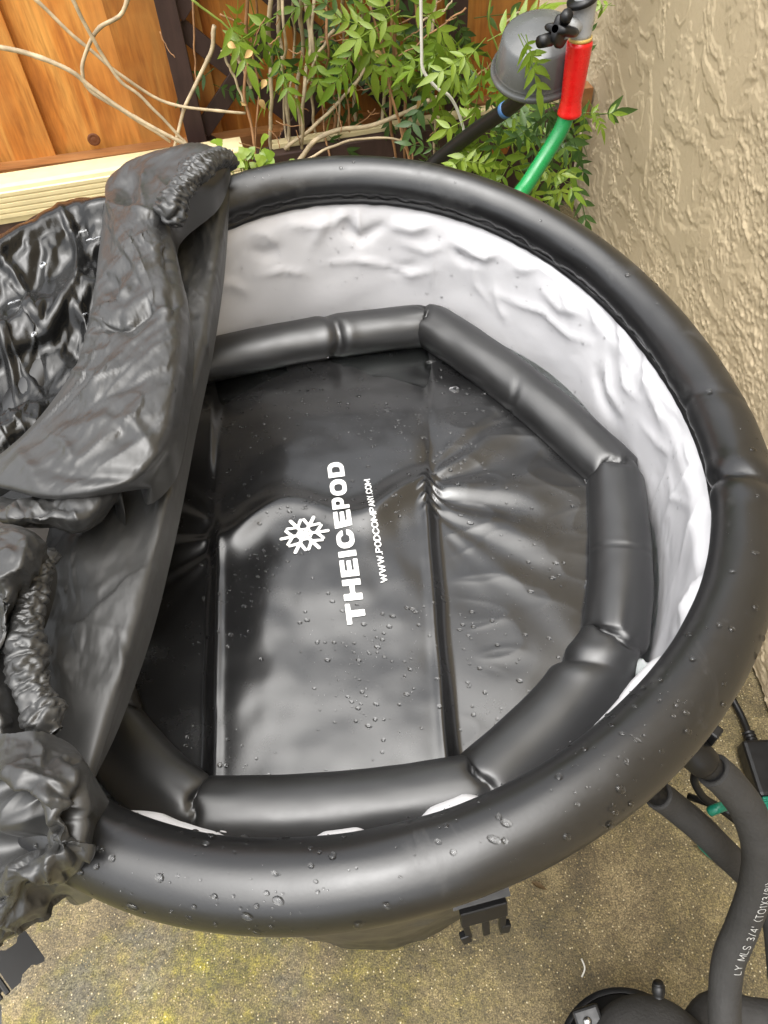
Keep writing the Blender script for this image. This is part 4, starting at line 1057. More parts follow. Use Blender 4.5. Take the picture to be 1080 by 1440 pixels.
patch('bunched_skirt', Fk, 240, 170, NYL, [
    ([(0, 1075), (35, 1100), (70, 1122), (118, 1132)], .009, 6, 'c'), ([(0, 1110), (25, 1135), (38, 1165), (20, 1190), (0, 1200)], -.026, 20, 'o'),
    ([(40, 1165), (60, 1142), (90, 1140)], .008, 5, 'c'), ([(0, 1205), (40, 1178), (62, 1160)], .011, 8), ([(50, 1040), (60, 1055), (58, 1075)], .006, 5, 'c'),
    ([(60, 1175), (85, 1190), (110, 1180)], -.013, 12), ([(0, 1225), (40, 1232), (70, 1250), (98, 1236)], .007, 6, 'c'), ([(55, 1205), (68, 1235), (80, 1245)], .007, 6, 'c'),
    ([(122, 1095), (126, 1140), (118, 1200), (100, 1240)], .007, 5, 'c'), ([(108, 1110), (112, 1150), (104, 1200)], -.010, 8), ([(80, 1062), (100, 1090), (102, 1115)], .005, 5, 'c'),
    ([(20, 1080), (60, 1092), (95, 1108)], .005, 6, 'c'), ([(40, 1120), (80, 1145), (120, 1150)], -.008, 7), ([(85, 1050), (118, 1080), (128, 1100)], .005, 6, 'c')],
    ex=(.09, .08), amp=.18, freq=32, seed=330, fine=.0009, lumps=.005, wrapL=False)
# gathered elastic hems
def hem(path_uvz, w, seed, pitch=.0075):
    C_ = np.array([atz(*p) for p in path_uvz]); n_, k_ = 420, 40
    pa_ = spline(C_, n_); T_, N_, B_ = frames(pa_)
    s_ = np.r_[0, np.cumsum(np.linalg.norm(np.diff(pa_, axis=0), axis=1))]
    an_ = np.linspace(0, 2 * PI, k_, endpoint=False)
    SS, AN = np.meshgrid(s_, an_, indexing='ij')
    phs = SS / pitch * 2 * PI + 5.5 * perlin(SS * 45, np.cos(AN) * 1.5, np.sin(AN) * 1.5, seed) + 3.0 * perlin(SS * 130, np.cos(AN) * 2.5, np.sin(AN) * 2.5, seed + 9)
    pl = np.abs(np.sin(phs * .5)) ** .7 - .6
    wv = 1 + .45 * perlin(SS * 26, .2, .3, seed + 5)
    r_ = w * wv * (1 + .26 * pl + .22 * fbm(SS * 90, np.cos(AN) * 1.6, np.sin(AN) * 1.6, 2, seed + 2))
    end = sstep(0, .012, SS) * sstep(0, .012, s_[-1] - SS); r_ = r_ * (.35 + .65 * end)
    PP_ = pa_[:, None] + (N_[:, None] * np.cos(AN)[..., None] + B_[:, None] * np.sin(AN)[..., None] * .75) * r_[..., None]
    grid('gathered_hem', PP_, NYL, cover, False, True)
hem([(326, 232, .818), (310, 222, .842), (288, 230, .860), (268, 248, .864), (252, 270, .862), (242, 294, .852), (240, 316, .835)], .0125, 400, .0062)
hem([(72, 775, .785), (58, 795, .795), (46, 828, .797), (38, 868, .797), (36, 915, .797), (44, 965, .792), (62, 1008, .788), (78, 1030, .784)], .0125, 420, .0085)
# strap with its buckle hanging at the lower left
def fem_buckle():
    C_ = atz(26, 1348, .50); X = atz(48, 1330, .50) - atz(4, 1368, .50); X /= np.linalg.norm(X); up = CAM - C_; up /= np.linalg.norm(up)
    M = axis_mat(C_, up, X); Xx, Yy = M[:3, 0], M[:3, 1]
    # plate with a bite out of each side, extruded
    o = [(-.016, -.0165), (-.008, -.0165), (-.004, -.0125), (.005, -.0115), (.008, -.0145), (.014, -.0165), (.0155, -.014), (.0155, .014), (.014, .0165), (.008, .0145), (.005, .0115), (-.004, .0125), (-.008, .0165), (-.016, .0165)]
    n_ = len(o); V_ = [C_ + Xx * a + Yy * b + up * h for h in (.004, -.004) for a, b in o]
    Fc_ = [list(range(n_)), list(range(n_, 2 * n_))[::-1]] + [[i, n_ + i, n_ + (i + 1) % n_, (i + 1) % n_] for i in range(n_)]
    b_ = mesh_obj('buckle', V_, Fc_, PLB, cover, smooth=False)
    for dx_ in (-.0195, -.026):
        box('buckle_bar', axis_mat(C_ + Xx * dx_, up, Xx), .0045, .034, .008, PLB, b_, .001)
    st = [C_ - Xx * .020, C_ - Xx * .030 + up * .002, atz(-10, 1400, .49), atz(-12, 1470, .47)]
    st = spline(st, 20); w_ = Yy * .0125
    mesh_obj('strap', np.concatenate([st - w_, st + w_]), [[i, i + 1, 21 + i, 20 + i] for i in range(19)], NYL, cover)
fem_buckle()
# puddled water on the wet part
for (u, v, rx, ry, rot, zz) in ((70, 350, .012, .004, .6, .802), (118, 325, .006, .004, .2, .806), (132, 336, .008, .003, .3, .806), (60, 372, .004, .007, .4, .80), (48, 470, .003, .005, .2, .785), (92, 400, .004, .003, .2, .793), (104, 418, .004, .002, .5, .79), (120, 442, .003, .002, 0, .784), (20, 425, .006, .003, .4, .79)):
    blob(atz(u, v, zz), rx, ry, .0018, rot, pw)

# ------------------------------------------------------------------ hose, valve and grey housing beside the wall
hose = thing('garden_hose', 'green garden hose with a red grip sleeve hanging beside the stucco wall', 'hose', tuple(aty(720, 300, .60) * np.array([1, 1, 0])))
hp = [aty(801, 150, .70), aty(790, 180, .695), aty(770, 214, .68), aty(742, 258, .65), aty(715, 300, .62)]
hp += [hp[-1] + np.array([-.03, -.01, -.12]), hp[-1] + np.array([-.05, .02, -.35]), hp[-1] + np.array([-.02, .06, -.52])]
tube('hose_tube', spline(hp, 60), .0122, GRN, hose, 16)
gp = spline([aty(816, 55, .70), aty(811, 90, .70), aty(805, 130, .70), aty(800, 163, .70)], 34)
q = np.linspace(0, 1, 34)
gr = np.interp(q, [0, .02, .05, .5, .78, .88, .95, .98, 1], [.014, .0182, .0188, .0172, .0158, .0170, .0188, .0188, .0150])
ang = np.linspace(0, 2 * PI, 24, endpoint=False)
gr = gr[:, None] * np.ones(24)[None]
gr = gr * (1 + .035 * (np.maximum(0, np.sin(ang * 3)) ** 6)[None] * (np.sin(q * 150) > .2)[:, None] * ((q > .08) & (q < .85))[:, None])
tube('grip_sleeve', gp, gr, RED, hose, 24)
valve = thing('hose_valve', 'light grey hose valve with black lobed knob above the red grip', 'valve', tuple(aty(818, 50, .70)))
tube('valve_body', spline([aty(826, -30, .70), aty(823, 0, .70), aty(819, 28, .70), aty(816, 53, .70)], 12), np.r_[np.full(9, .0165), np.full(3, .0155)], LGR, valve, 20)
tube('brass_collar', spline([aty(816.5, 51, .70), aty(816, 56, .70)], 3), .0168, YEL, valve, 20)
tube('cap', spline([aty(818, -3, .695), aty(819, 4, .695)], 3), .021, PLB, valve, 18)
kc = aty(790, 42, .675); kd = CAM - kc; kd = kd / np.linalg.norm(kd) + np.array([-.5, 0, .1]); kd /= np.linalg.norm(kd)
tube('knob_neck', [aty(818, 30, .70), aty(803, 38, .69), kc], .013, LGR, valve, 14)
a = np.linspace(0, 2 * PI, 48, endpoint=False); lob = .0165 + .0060 * np.cos(4 * a)
prof = [(0.3, .024), (.62, .024), (.78, .021), (.85, .012), (1, .004), (1, -.010), (.8, -.016)]
Mk = axis_mat(kc, kd, (0, 0, 1)); Vk = []
for f_, h_ in prof:
    for aa, l_ in zip(a, lob): r_ = (l_ if f_ > .6 else .0165) * f_; Vk.append(Mk[:3, 3] + Mk[:3, :3] @ np.array([r_ * math.cos(aa), r_ * math.sin(aa), h_]))
knob = mesh_obj('knob', Vk, grid_faces(len(prof), 48, False, True) + [list(range(48))[::-1], list(range(6 * 48, 7 * 48))], PLB, valve)
for sg in (-1, 1):
    c0 = kc + kd * .014 + np.array([.012 * sg, 0, .012 * sg]); tube('knob_lever', [c0 - np.array([.004 * sg, 0, 0]), c0 + kd * .016 + np.array([.005 * sg, 0, .004 * sg])], [.009, .008], PLB, knob, 12)
hou = thing('plastic_housing', 'round dark grey plastic housing with a rim and black stem behind the leaves', 'housing', tuple(aty(757, 80, .76)))
hc = aty(757, 84, .77); hd = np.array([-.10, -.30, .95])
lathe('housing_shell', [(0, .050), (.025, .050), (.030, .049), (.052, .043), (.057, .040), (.066, -.002), (.067, -.008), (.0705, -.010), (.0715, -.014), (.0705, -.018), (.060, -.022), (0, -.024)], axis_mat(hc, hd, (1, 0, 0)), GRY, hou, 36, smooth=True)
lathe('rim', [(.066, -.006), (.0725, -.009), (.0742, -.013), (.0725, -.0175), (.066, -.019)], axis_mat(hc, hd, (1, 0, 0)), GRY, hou, 48)
tube('stem', spline([aty(748, 122, .80), aty(715, 152, .86), aty(668, 184, .92), aty(612, 228, .98), aty(560, 280, 1.0)], 30), .0135, PLB, hou, 16)
tube('stem_band', spline([aty(713, 153, .862), aty(709, 156, .868)], 4), .0142, m_plain('blue_band', (.06, .16, .35), .4), hou, 16)

# ------------------------------------------------------------------ climbing vine
def fv(u, v, d): return onplane(u, v, FO + FN * d, FN)
vine = thing('jasmine_vine', 'leafy jasmine vine with bare tangled canes climbing the brown trellis', 'vine', tuple(fv(420, 260, .2) * np.array([1, 1, 0])))
def cane(pts, r, mat=STEM, d0=None, taper=.75, n=36, wob=.003, name='stem'):
    C_ = np.array([fv(*p) for p in pts]); pa_ = spline(C_, n)
    sd_ = random.randint(0, 9999); s_ = np.linspace(0, 6, n)
    pa_ = pa_ + np.stack([perlin(s_, .1, .2, sd_), perlin(s_, .5, .2, sd_ + 1), perlin(s_, .9, .2, sd_ + 2)], -1) * wob
    nodes = 1 + .18 * np.maximum(0, np.sin(s_ * 5)) ** 12
    return tube(name, pa_, r * np.linspace(1, taper, n) * nodes, mat, vine, 7)
cane([(-40, 62, .17), (-10, 66, .17), (40, 75, .17), (100, 100, .18), (130, 125, .18), (190, 165, .19), (250, 197, .2), (285, 215, .2)], .0054)
cane([(30, -20, .13), (90, 38, .13), (130, 72, .13), (165, 102, .14), (215, 135, .14), (262, 151, .15), (345, 160, .17)], .0040)
cane([(185, -20, .15), (172, 18, .15), (140, 40, .15), (120, 75, .15), (116, 100, .155), (126, 126, .16), (175, 158, .17), (240, 200, .18)], .0046)
cane([(92, -20, .16), (125, 45, .16), (165, 108, .165), (205, 143, .17), (265, 203, .18)], .0042)
cane([(302, 35, .12), (296, 75, .12), (276, 117, .13), (258, 155, .14), (245, 210, .16)], .0050)
cane([(270, -20, .10), (273, 60, .1), (276, 115, .1)], .0026, STEM2)
cane([(415, 235, .24), (440, 200, .24), (470, 185, .24), (520, 177, .24), (575, 155, .25), (628, 130, .26)], .0060)
cane([(400, 210, .2), (440, 178, .2), (490, 130, .2), (515, 95, .18), (530, 60, .15)], .0045)
cane([(425, 228, .28), (470, 205, .28), (512, 194, .28), (560, 197, .28), (572, 212, .28)], .0032)
for x_ in (352, 362, 380, 398, 402, 411, 420, 431, 445, 456, 463, 476, 490, 505, 533, 548, 562, 586, 610):
    j = random.uniform
    cane([(x_ + j(-14, 14), -40, j(.1, .25)), (x_ + j(-8, 8), 60, j(.1, .25)), (x_ + j(-7, 7), 140, j(.12, .25)), (x_ + j(-8, 14), 250, j(.12, .25))], j(.0026, .0052), random.choice([STEM, STEM, STEM, STEM2]), wob=.008)
for (pts, r, m_) in (([(312, 70), (330, 110), (345, 150)], .0032, STEM), ([(325, 60), (342, 95), (352, 125)], .0052, STEM),
                     ([(580, 240), (572, 205), (552, 140), (536, 60), (520, 10)], .0032, STEM2), ([(576, 232), (566, 190), (548, 120), (540, 60)], .0026, STEM2),
                     ([(500, 5), (505, 60), (520, 120), (545, 165)], .0024, STEMG), ([(508, 0), (498, 60), (470, 150), (452, 200)], .0024, STEMG),
                     ([(640, 5), (600, 22), (540, 22)], .0022, STEMG), ([(690, -10), (688, 30), (700, 70), (720, 130), (727, 170), (722, 215), (760, 240), (785, 262)], .0024, STEMG),
                     ([(610, 90), (640, 120), (660, 150), (700, 190)], .002, STEMG), ([(270, 0), (310, 30), (345, 60), (370, 90)], .0026, STEMG),
                     ([(655, 10), (630, 30), (590, 60), (560, 80)], .002, STEM2), ([(450, 60), (500, 40), (560, 35), (620, 0)], .002, STEM2),
                     ([(470, 40), (440, 90), (425, 140)], .0034, STEM), ([(655, 120), (690, 90), (705, 60)], .0024, STEM2), ([(560, 225), (590, 232), (640, 245)], .0022, STEM2),
                     ([(600, 190), (598, 215), (606, 240)], .003, STEM2), ([(310, 20), (350, 40), (340, 80)], .002, STEM2), ([(740, -10), (735, 12), (705, 35)], .003, STEM),
                     ([(590, 30), (625, 14), (640, -10)], .0024, STEM)):
    d = random.uniform(.14, .3); cane([(u, v, d) for u, v in pts], r, m_, wob=.004)
# dry tangled twiglets
for _ in range(46):
    u, v = random.gauss(500, 95), random.uniform(20, 215); d = random.uniform(.1, .3); a_ = random.uniform(0, 6.28); L_ = random.uniform(14, 46)
    cane([(u, v, d), (u + .5 * L_ * math.cos(a_) + random.uniform(-5, 5), v + .5 * L_ * math.sin(a_) + random.uniform(-5, 5), d + .01), (u + L_ * math.cos(a_), v + L_ * math.sin(a_), d + .02)], .0013, STEM2, n=10, wob=.003, name='twig')
# compound leaves
def leaflet(L, W, org, dirv, nrm, curl, fold):
    dirv = dirv / np.linalg.norm(dirv); side = np.cross(nrm, dirv); side /= np.linalg.norm(side)
    ts = [0, .12, .32, .55, .78, 1.0]; ws = [.10, .62, 1.0, .86, .45, .0]
    V = []
    for t_, w_ in zip(ts, ws):
        c_ = org + dirv * L * t_ - nrm * curl * L * t_ * t_
        for s_ in (-1, 0, 1): V.append(c_ + side * s_ * w_ * W / 2 + nrm * abs(s_) * w_ * W * fold)
    return np.array(V), [[3 * i + j, 3 * i + j + 1, 3 * i + 4 + j, 3 * i + 3 + j] for i in range(5) for j in (0, 1)]
def leaf_mesh(mat, pairs, seed, single=False):
    r_ = random.Random(seed); parts_ = []; Zn = np.array([0, 0, 1.0])
    for i in range(pairs):
        t_ = .30 + .55 * i / max(1, pairs - 1); o_ = np.array([0, t_, -.10 * t_ * t_])
        for sg in (-1, 1):
            a_ = math.radians(r_.uniform(38, 62)); L_ = r_.uniform(.34, .44) * (1 - .15 * abs(i - pairs / 2) / pairs)
            nn_ = Zn + np.array([sg * r_.uniform(-.25, .1), r_.uniform(-.25, .15), 0]); nn_ /= np.linalg.norm(nn_)
            parts_.append(leaflet(L_, L_ * r_.uniform(.29, .37), o_, np.array([sg * math.sin(a_), math.cos(a_), r_.uniform(-.25, .05)]), nn_, r_.uniform(.05, .3), .12))
    parts_.append(leaflet(.56, .165, np.array([0, .95, -.09]), np.array([r_.uniform(-.1, .1), 1, -.2]), Zn, .2, .12))
    pa_ = np.array([[0, t_, -.10 * t_ * t_ - .003] for t_ in np.linspace(0, .96, 5)]); tv = tube_verts(pa_, .012, 3)
    parts_.append((tv.reshape(-1, 3), grid_faces(5, 3, False, True)))
    V, Fc = join_data(parts_); me = bpy.data.meshes.new('leaf'); me.from_pydata(V.tolist(), [], Fc); me.polygons.foreach_set('use_smooth', [True] * len(me.polygons)); me.materials.append(mat); me.update(); return me
LM = [leaf_mesh(LEAF, p_, 20 + i) for i, p_ in enumerate((2, 3, 3, 4))]; LMD = [leaf_mesh(LEAFD, p_, 30 + i) for i, p_ in enumerate((2, 3, 3))]; LMY = [leaf_mesh(LEAFY, 3, 40), leaf_mesh(LEAFY, 2, 41)]
RIGHT = ROT[:, 0]; UPV = ROT[:, 1]; BACK = ROT[:, 2]
def leaf_matrix(p, ang, size, jit):
    """leaf tip points at screen-like angle ang in the hanging plane, blade turned to the light"""
    y = RIGHT * math.cos(ang) + np.array([0, .15, 1.0]) * math.sin(ang) + rng.normal(0, .25 * jit, 3); y /= np.linalg.norm(y)
    zc = np.array([0, -.75, .75]) + rng.normal(0, .42 * jit, 3); zc = zc - y * np.dot(zc, y); zc /= np.linalg.norm(zc); x = np.cross(y, zc)
    M = Matrix.Identity(4)
    for i in range(3): M[i][0], M[i][1], M[i][2], M[i][3] = x[i] * size, y[i] * size, zc[i] * size, p[i]
    return M
def put_leaf(me, p, ang, size, jit=1.0, parent=None, name='leaf'):
    o = bpy.data.objects.new(name, me); link(o, parent or vine); o.matrix_local = Matrix.Translation(Vector(-BASE[parent or vine])) @ leaf_matrix(p, ang, size, jit); return o
# cluster: (u, v, spread u, spread v, count, depth range, size range, mesh set)
CL = [(335, 22, 32, 24, 9, (.12, .25), (.085, .12), 'n'), (415, 95, 26, 42, 8, (.18, .32), (.075, .10), 'n'), (425, 30, 40, 30, 6, (.12, .3), (.07, .1), 'n'),
      (480, 65, 34, 36, 10, (.15, .3), (.075, .105), 'n'), (505, 20, 40, 25, 10, (.15, .3), (.07, .1), 'm'), (560, 30, 42, 28, 16, (.15, .35), (.08, .11), 'n'),
      (610, 65, 38, 30, 16, (.2, .42), (.085, .115), 'n'), (640, 105, 42, 28, 14, (.15, .35), (.085, .11), 'm'), (690, 60, 38, 24, 8, (.45, .6), (.085, .11), 'n'),
      (745, 55, 28, 20, 4, (.85, .95), (.06, .075), 'n'), (490, 120, 28, 26, 8, (.1, .2), (.08, .1), 'd'), (300, 110, 12, 12, 3, (.08, .1), (.07, .09), 'd'),
      (465, 195, 40, 14, 9, (.12, .2), (.06, .085), 'd'), (665, 195, 34, 22, 12, (.45, .7), (.075, .10), 'n'), (715, 165, 34, 18, 10, (.4, .6), (.07, .09), 'm'),
      (690, 225, 34, 16, 9, (.6, .8), (.06, .08), 'n'), (795, 195, 16, 30, 13, (.5, .75), (.075, .10), 'm'), (770, 150, 24, 20, 12, (.45, .65), (.08, .10), 'd'), (780, 235, 26, 20, 6, (.5, .7), (.07, .09), 'd'),
      (740, 235, 26, 7, 5, (.85, .9), (.055, .07), 'y'), (795, 262, 14, 8, 4, (.8, .9), (.05, .06), 'y'), (866, 8, 4, 5, 2, (.6, .7), (.05, .06), 'n'),
      (520, 225, 30, 10, 5, (.3, .4), (.05, .07), 'm'), (630, 30, 60, 25, 10, (.12, .25), (.08, .1), 'd'), (575, 110, 30, 25, 8, (.1, .2), (.08, .1), 'd'), (700, 120, 30, 30, 8, (.2, .4), (.08, .1), 'd'),
      (620, 215, 26, 16, 6, (.25, .4), (.06, .08), 'd'), (380, 60, 30, 40, 6, (.1, .2), (.07, .09), 'd'), (815, 100, 6, 20, 2, (.4, .5), (.05, .07), 'd'), (815, 150, 10, 20, 5, (.5, .6), (.06, .08), 'n')]
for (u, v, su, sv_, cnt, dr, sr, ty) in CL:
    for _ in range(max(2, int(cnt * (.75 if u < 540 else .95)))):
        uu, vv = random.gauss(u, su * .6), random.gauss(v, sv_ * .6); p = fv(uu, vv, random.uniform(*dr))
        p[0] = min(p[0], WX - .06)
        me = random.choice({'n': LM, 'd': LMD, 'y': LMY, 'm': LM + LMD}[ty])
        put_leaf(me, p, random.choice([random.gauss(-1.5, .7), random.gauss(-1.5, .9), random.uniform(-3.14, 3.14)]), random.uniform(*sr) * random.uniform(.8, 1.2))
# vine continues above, up to the top of the fence
av = []
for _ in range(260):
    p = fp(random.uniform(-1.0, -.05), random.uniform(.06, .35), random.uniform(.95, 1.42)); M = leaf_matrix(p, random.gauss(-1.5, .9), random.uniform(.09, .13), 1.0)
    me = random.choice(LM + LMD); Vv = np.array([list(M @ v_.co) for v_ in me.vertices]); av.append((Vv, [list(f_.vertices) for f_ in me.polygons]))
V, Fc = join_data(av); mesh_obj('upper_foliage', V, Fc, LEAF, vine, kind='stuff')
# dry curled leaf scraps caught in the canes
for (u, v) in ((343, 145), (365, 140), (500, 66), (527, 73), (355, 72), (320, 62), (374, 112), (592, 138), (572, 195)):
    put_leaf_p = fv(u, v, .27); Vl, Fl = leaflet(.022, .014, put_leaf_p, np.array([random.uniform(-1, 1), -.3, random.uniform(-1, .3)]), np.array([.1, -.8, .5]), .6, .35); mesh_obj('dry_leaf', Vl, Fl, DRY, vine)
# white cable hanging in the vine
wc = thing('white_cable', 'thin white cable hanging down in front of the trellis', 'cable', tuple(fv(650, 180, .3)))
tube('cable_sheath', spline([fv(591, -60, .44), fv(592, 10, .44), fv(593, 70, .44), fv(594, 95, .44), fv(602, 110, .44), (fv(618, 127, .44)), fv(630, 133, .44), fv(642, 152, .44), fv(652, 182, .44), fv(658, 215, .44)], 60), .0032, WCAB, wc, 8)
# bright young weed at the foot of the trellis
weed = thing('weed_seedling', 'small bright green clover-like weed at the foot of the trellis', 'weed', tuple(fv(350, 250, .30)))
for _ in range(26):
    u, v = random.gauss(358, 24), random.gauss(228, 15); p = fv(u, v, random.uniform(.28, .36)); n0 = np.array([0, -.5, .85]) + rng.normal(0, .25, 3); n0 /= np.linalg.norm(n0)
    parts_ = []
    x_ = np.cross(n0, (0, 1, .2)); x_ /= np.linalg.norm(x_); y_ = np.cross(n0, x_); a0 = random.uniform(0, 6)
    for k in range(3):
        a_ = a0 + k * 2.094; dv = x_ * math.cos(a_) + y_ * math.sin(a_); parts_.append(leaflet(.017, .017, p, dv, n0, .1, .08))
    base_ = fv(350 + (u - 350) * .3, 262, .30)
    tv = tube_verts(spline([base_, (base_ + p) / 2 + np.array([0, 0, .01]), p], 6), .0009, 4); parts_.append((tv.reshape(-1, 3), grid_faces(6, 4, False, True)))
    V, Fc = join_data(parts_); mesh_obj('leaf', V, Fc, LEAFY, weed)

# ------------------------------------------------------------------ foam-sleeved hoses, fittings, cords, pump
def foam_hose(name, label, pts, r, fitting):
    C_ = np.array([atz(*p) for p in pts]); pa_ = spline(C_, 80)
    t = thing(name, label, 'hose', tuple(pa_[-1] * np.array([1, 1, 0])))
    sl0 = tube('foam_sleeve', pa_, r * (1 + .03 * perlin(np.linspace(0, 9, 80), .2, .3, 7)), FOAM, t, 24, False)
    # open end of the sleeve and the fitting that enters it
    T_, N_, B_ = frames(pa_); M = axis_mat(pa_[0], -T_[0])
    lathe('sleeve_end', [(r, 0), (r * .93, .002), (r * .66, .001), (r * .62, -.02)], M, FOAM, sl0, 24)
    for nm, prof_, mt in fitting: lathe(nm, prof_, M, mt, t, 24)
    return t, pa_, sl0
PB = [(1003, 1083, .575), (1024, 1102, .56), (1052, 1140, .53), (1068, 1195, .49), (1062, 1250, .44), (1043, 1305, .39), (1025, 1350, .355), (1019, 1400, .33), (1020, 1480, .30), (1022, 1560, .28)]
h1, pa1, sleeve1 = foam_hose('insulated_hose', 'thick black foam-sleeved hose with white printed lettering curving down to the pump', PB, .0157, [
    ('hose_clamp', [(.0105, -.02), (.0115, .002), (.0115, .010), (.0105, .012)], PLB), ('union_nut', [(.0095, .008), (.0138, .012), (.0145, .016), (.0145, .028), (.0125, .032), (.0125, .048), (.0105, .056)], PLB)])
PB2 = [(926, 1118, .45), (945, 1132, .43), (985, 1165, .40), (1020, 1200, .37), (1060, 1240, .33), (1090, 1290, .28), (1100, 1380, .22)]
h2, pa2, sleeve2 = foam_hose('insulated_hose', 'shorter black foam-sleeved hose running behind the lettered hose to the wall side', PB2, .0150, [
    ('hose_clamp', [(.0090, -.02), (.0108, .001), (.0118, .004), (.0102, .007), (.0118, .010), (.0102, .013), (.0118, .016), (.0090, .02), (.0090, .05)], PLB)])
for o in (h1, h2): o['group'] = 'foam-sleeved hoses beside the tub'
# white print along the first hose
T_, N_, B_ = frames(pa1)
sl_ = np.r_[0, np.cumsum(np.linalg.norm(np.diff(pa1, axis=0), axis=1))]
def hose_surface(s_, off, r):
    c_ = np.array([np.interp(s_, sl_, pa1[:, k]) for k in range(3)]); t_ = np.array([np.interp(s_, sl_, T_[:, k]) for k in range(3)]); t_ /= np.linalg.norm(t_)
    tw = CAM - c_; tw = tw - t_ * np.dot(tw, t_); tw /= np.linalg.norm(tw); sd_ = np.cross(tw, t_)      # sd_: across the hose
    return c_ + (tw * math.cos(off) + sd_ * math.sin(off)) * r
font = thin(.05)
items, tot = lay_text("LY MLS 3/4' (TO1X3/8')", font, .34, .1)
# start near picture point (1034,1360), run upwards along the hose
pxs = proj(pa1); i0 = int(np.argmin(np.abs(pxs[:, 1] - 1352))); s0 = sl_[i0]; hgt = .0068
probe = proj(np.array([hose_surface(s0, .5, .02)]))[0][0] > pxs[i0][0]
sgn = 1 if probe else -1
for ch, x, w_, f_ in items:
    V2, Fc = march(f_, -.1, -.15, w_ + .1, 1.15, .07)
    if len(V2) == 0: continue
    V3 = [hose_surface(s0 - (x + a) * hgt * 1.0, sgn * (.62 + .05 - (b - .5) * hgt / .0157), .0157 * 1.03 + .0004) for a, b in V2]
    mesh_obj('printed_letter', V3, Fc, PRINTG, sleeve1)
# valve body on the tub where the hoses leave
for (u, v, z_, tu, tv_, tz) in ((985, 1062, .585, 955, 1035, .60), (918, 1108, .455, 890, 1080, .47)):
    a, b = atz(u, v, z_), atz(tu, tv_, tz)
    tube('outlet_fitting', [a, a * .5 + b * .5, b], [.0125, .0135, .0135], PLB, tub, 18)
box('outlet_tab', axis_mat(atz(998, 1030, .60), (0, 0, 1), (.7, .6, .2)), .012, .016, .02, PLB, tub, .002)
# cords
bc = thing('power_cord', 'black power cord looping under the foam-sleeved hose', 'cord', tuple(atz(1010, 1130, .3)))
tube('cord_sheath', spline([atz(996, 1075, .50), atz(980, 1085, .47), atz(977, 1100, .45), atz(990, 1122, .43), atz(1012, 1136, .42), atz(1038, 1156, .40), atz(1075, 1185, .38)], 50), .0042, PLB, bc, 10)
tube('cord_sheath', spline([atz(968, 1120, .40), atz(992, 1128, .41), atz(1012, 1136, .415), atz(1030, 1145, .42), atz(1050, 1165, .38)], 30), .0038, PLB, bc, 10)
gc = thing('green_cord', 'thin green cord curving over the concrete below the foam-sleeved hoses', 'cord', tuple(atz(1000, 1205, .02)))
tube('cord_sheath', spline([atz(983, 1150, .05), atz(977, 1168, .03), atz(985, 1188, .012), atz(1005, 1207, .008), atz(1035, 1226, .008), atz(1075, 1245, .008), atz(1120, 1255, .008)], 50), .0048, GCO, gc, 10)
tube('cord_tie', spline([atz(999, 1141, .44), atz(1008, 1137, .447), atz(1020, 1133, .445)], 8), .0052, GCO, gc, 10)
plug = thing('extension_plug', 'black power plug joined to a green ribbed extension socket by the wall', 'plug', tuple(atz(1068, 1080, 0)))
pcord = tube('plug_cord', spline([atz(1020, 965, .02), atz(1034, 990, .012), atz(1045, 1012, .012), atz(1054, 1036, .018)], 24), .0056, PLB, plug, 12)
q = np.linspace(0, 1, 24)
tube('strain_relief', spline([atz(1052, 1030, .02), atz(1060, 1050, .022)], 24), .0085 + .0018 * (np.sin(q * 26) > 0), PLB, pcord, 14)
ca, cb = atz(1060, 1046, .02), atz(1086, 1125, .02); ax = cb - ca; Lx = np.linalg.norm(ax)
box('plug_body', axis_mat((ca + cb) / 2 + np.array([0, 0, .004]), (0, 0, 1), ax / Lx), Lx, .052, .036, PLB, plug, .006)
sbody = box('socket_body', axis_mat(cb + ax / Lx * .022 + np.array([0, 0, .004]), (0, 0, 1), ax / Lx), .046, .044, .030, GCO, plug, .003)
for k in range(9):
    box('socket_rib', axis_mat(cb + ax / Lx * (.006 + k * .0042) + np.array([0, 0, .004]), (0, 0, 1), ax / Lx), .0034, .050, .036 if k % 2 else .032, GCO, sbody, .0008)
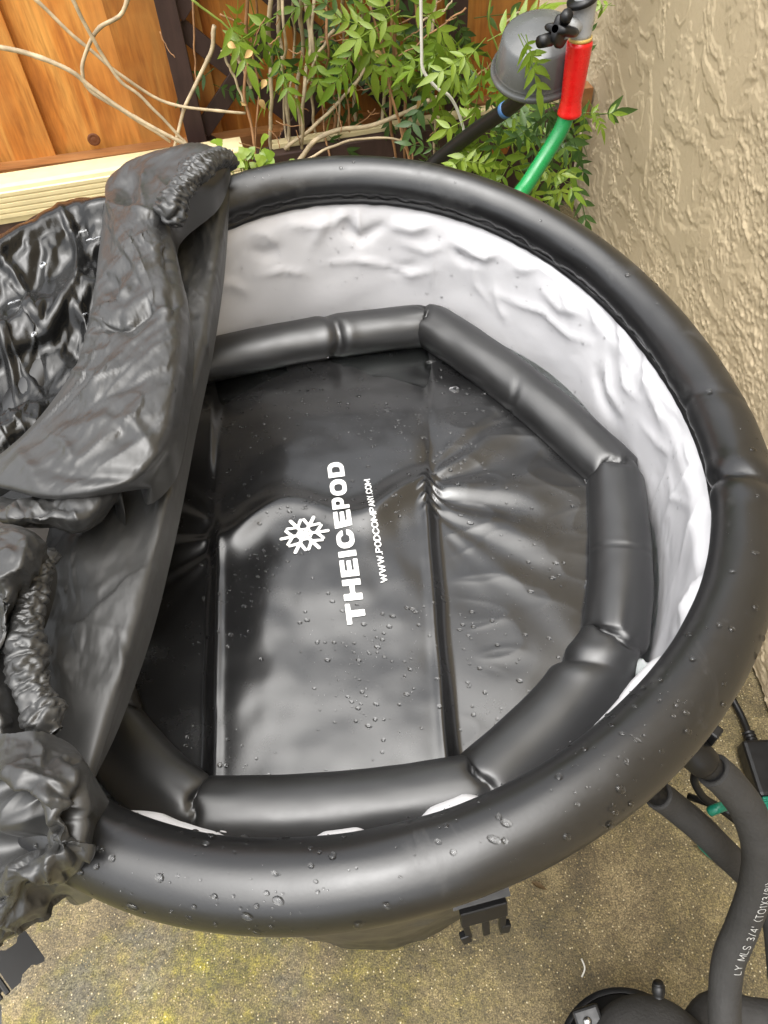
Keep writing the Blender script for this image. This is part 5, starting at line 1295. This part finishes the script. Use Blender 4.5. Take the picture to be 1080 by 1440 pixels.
# pump at the lower right corner
pc_ = atz(917, 1512, .20)
pump = thing('water_pump', 'black dome-topped water pump with a clamp band at the lower right corner', 'pump', (pc_[0], pc_[1], 0))
up_ = np.array([0., 0., 1.])
lathe('pump_dome', [(0, .060), (.02, .059), (.04, .055), (.058, .046), (.070, .032), (.075, .012), (.075, -.02), (.070, -.14), (.07, -.195)], axis_mat(pc_, up_), FOAM, pump, 48)
cb_ = pc_ + np.array([-.020, .003, -.010])
lathe('clamp_band', [(.074, -.012), (.080, -.012), (.081, -.008), (.0775, -.004), (.0775, .004), (.081, .008), (.080, .012), (.074, .012)], axis_mat(cb_, (-.25, .1, .96)), PLB, pump, 60)
lathe('collar', [(.076, -.03), (.077, .0), (.072, .018), (.058, .024), (.0, .026)], axis_mat(cb_ + np.array([0, 0, -.004]), (-.25, .1, .96)), PLB, pump, 60)
nb = atz(926, 1391, .27)
lathe('bleed_nipple', [(0, .008), (.005, .008), (.006, .006), (.0052, .005), (.0068, .004), (.0068, -.004), (.0055, -.008)], axis_mat(nb, (0, .75, .65)), PLB, pump, 20)
bk = atz(828, 1434, .215)
lug = box('clamp_lug', axis_mat(bk, (-.2, -.2, .95), (1, .2, .2)), .030, .026, .012, PLB, pump, .003)
lathe('bolt', [(0, .004), (.004, .004), (.0048, .002), (.0048, -.003)], axis_mat(bk + np.array([-.003, -.002, .0065]), (-.2, -.2, .95)), STEEL, lug, 16)
tube('pump_outlet', spline([pc_ + np.array([.03, .0, .0]), atz(1000, 1425, .20), atz(1060, 1432, .20), atz(1130, 1440, .2)], 20), .021, FOAM, pump, 20)

# ------------------------------------------------------------------ scraps on the concrete
for (u, v, lab) in ((748, 1240, 'single curled brown dry leaf lying on the concrete'), (600, 1180, None)):
    if lab is None: continue
    p = atz(u, v, .004); Vl, Fl = leaflet(.024, .009, p, np.array([.6, -.6, .1]), np.array([.2, .1, .95]), -.5, .4)
    o = mesh_obj('fallen_leaf', Vl, Fl, m_plain('brown_leaf', (.10, .065, .03), .6)); tag(o, lab, 'leaf')
for (u, v, lab) in ((818, 1374, 'pale twig curl lying on the concrete near the pump'), (705, 1238, 'tiny dark twig lying on the concrete beside the dry leaf')):
    p = atz(u, v, .003); o = tube('fallen_twig', spline([p, p + np.array([.006, .010, .003]), p + np.array([.004, .022, .002])], 8), .0011, WCAB if 'pale' in lab else STEM2, None, 6); tag(o, lab, 'twig')
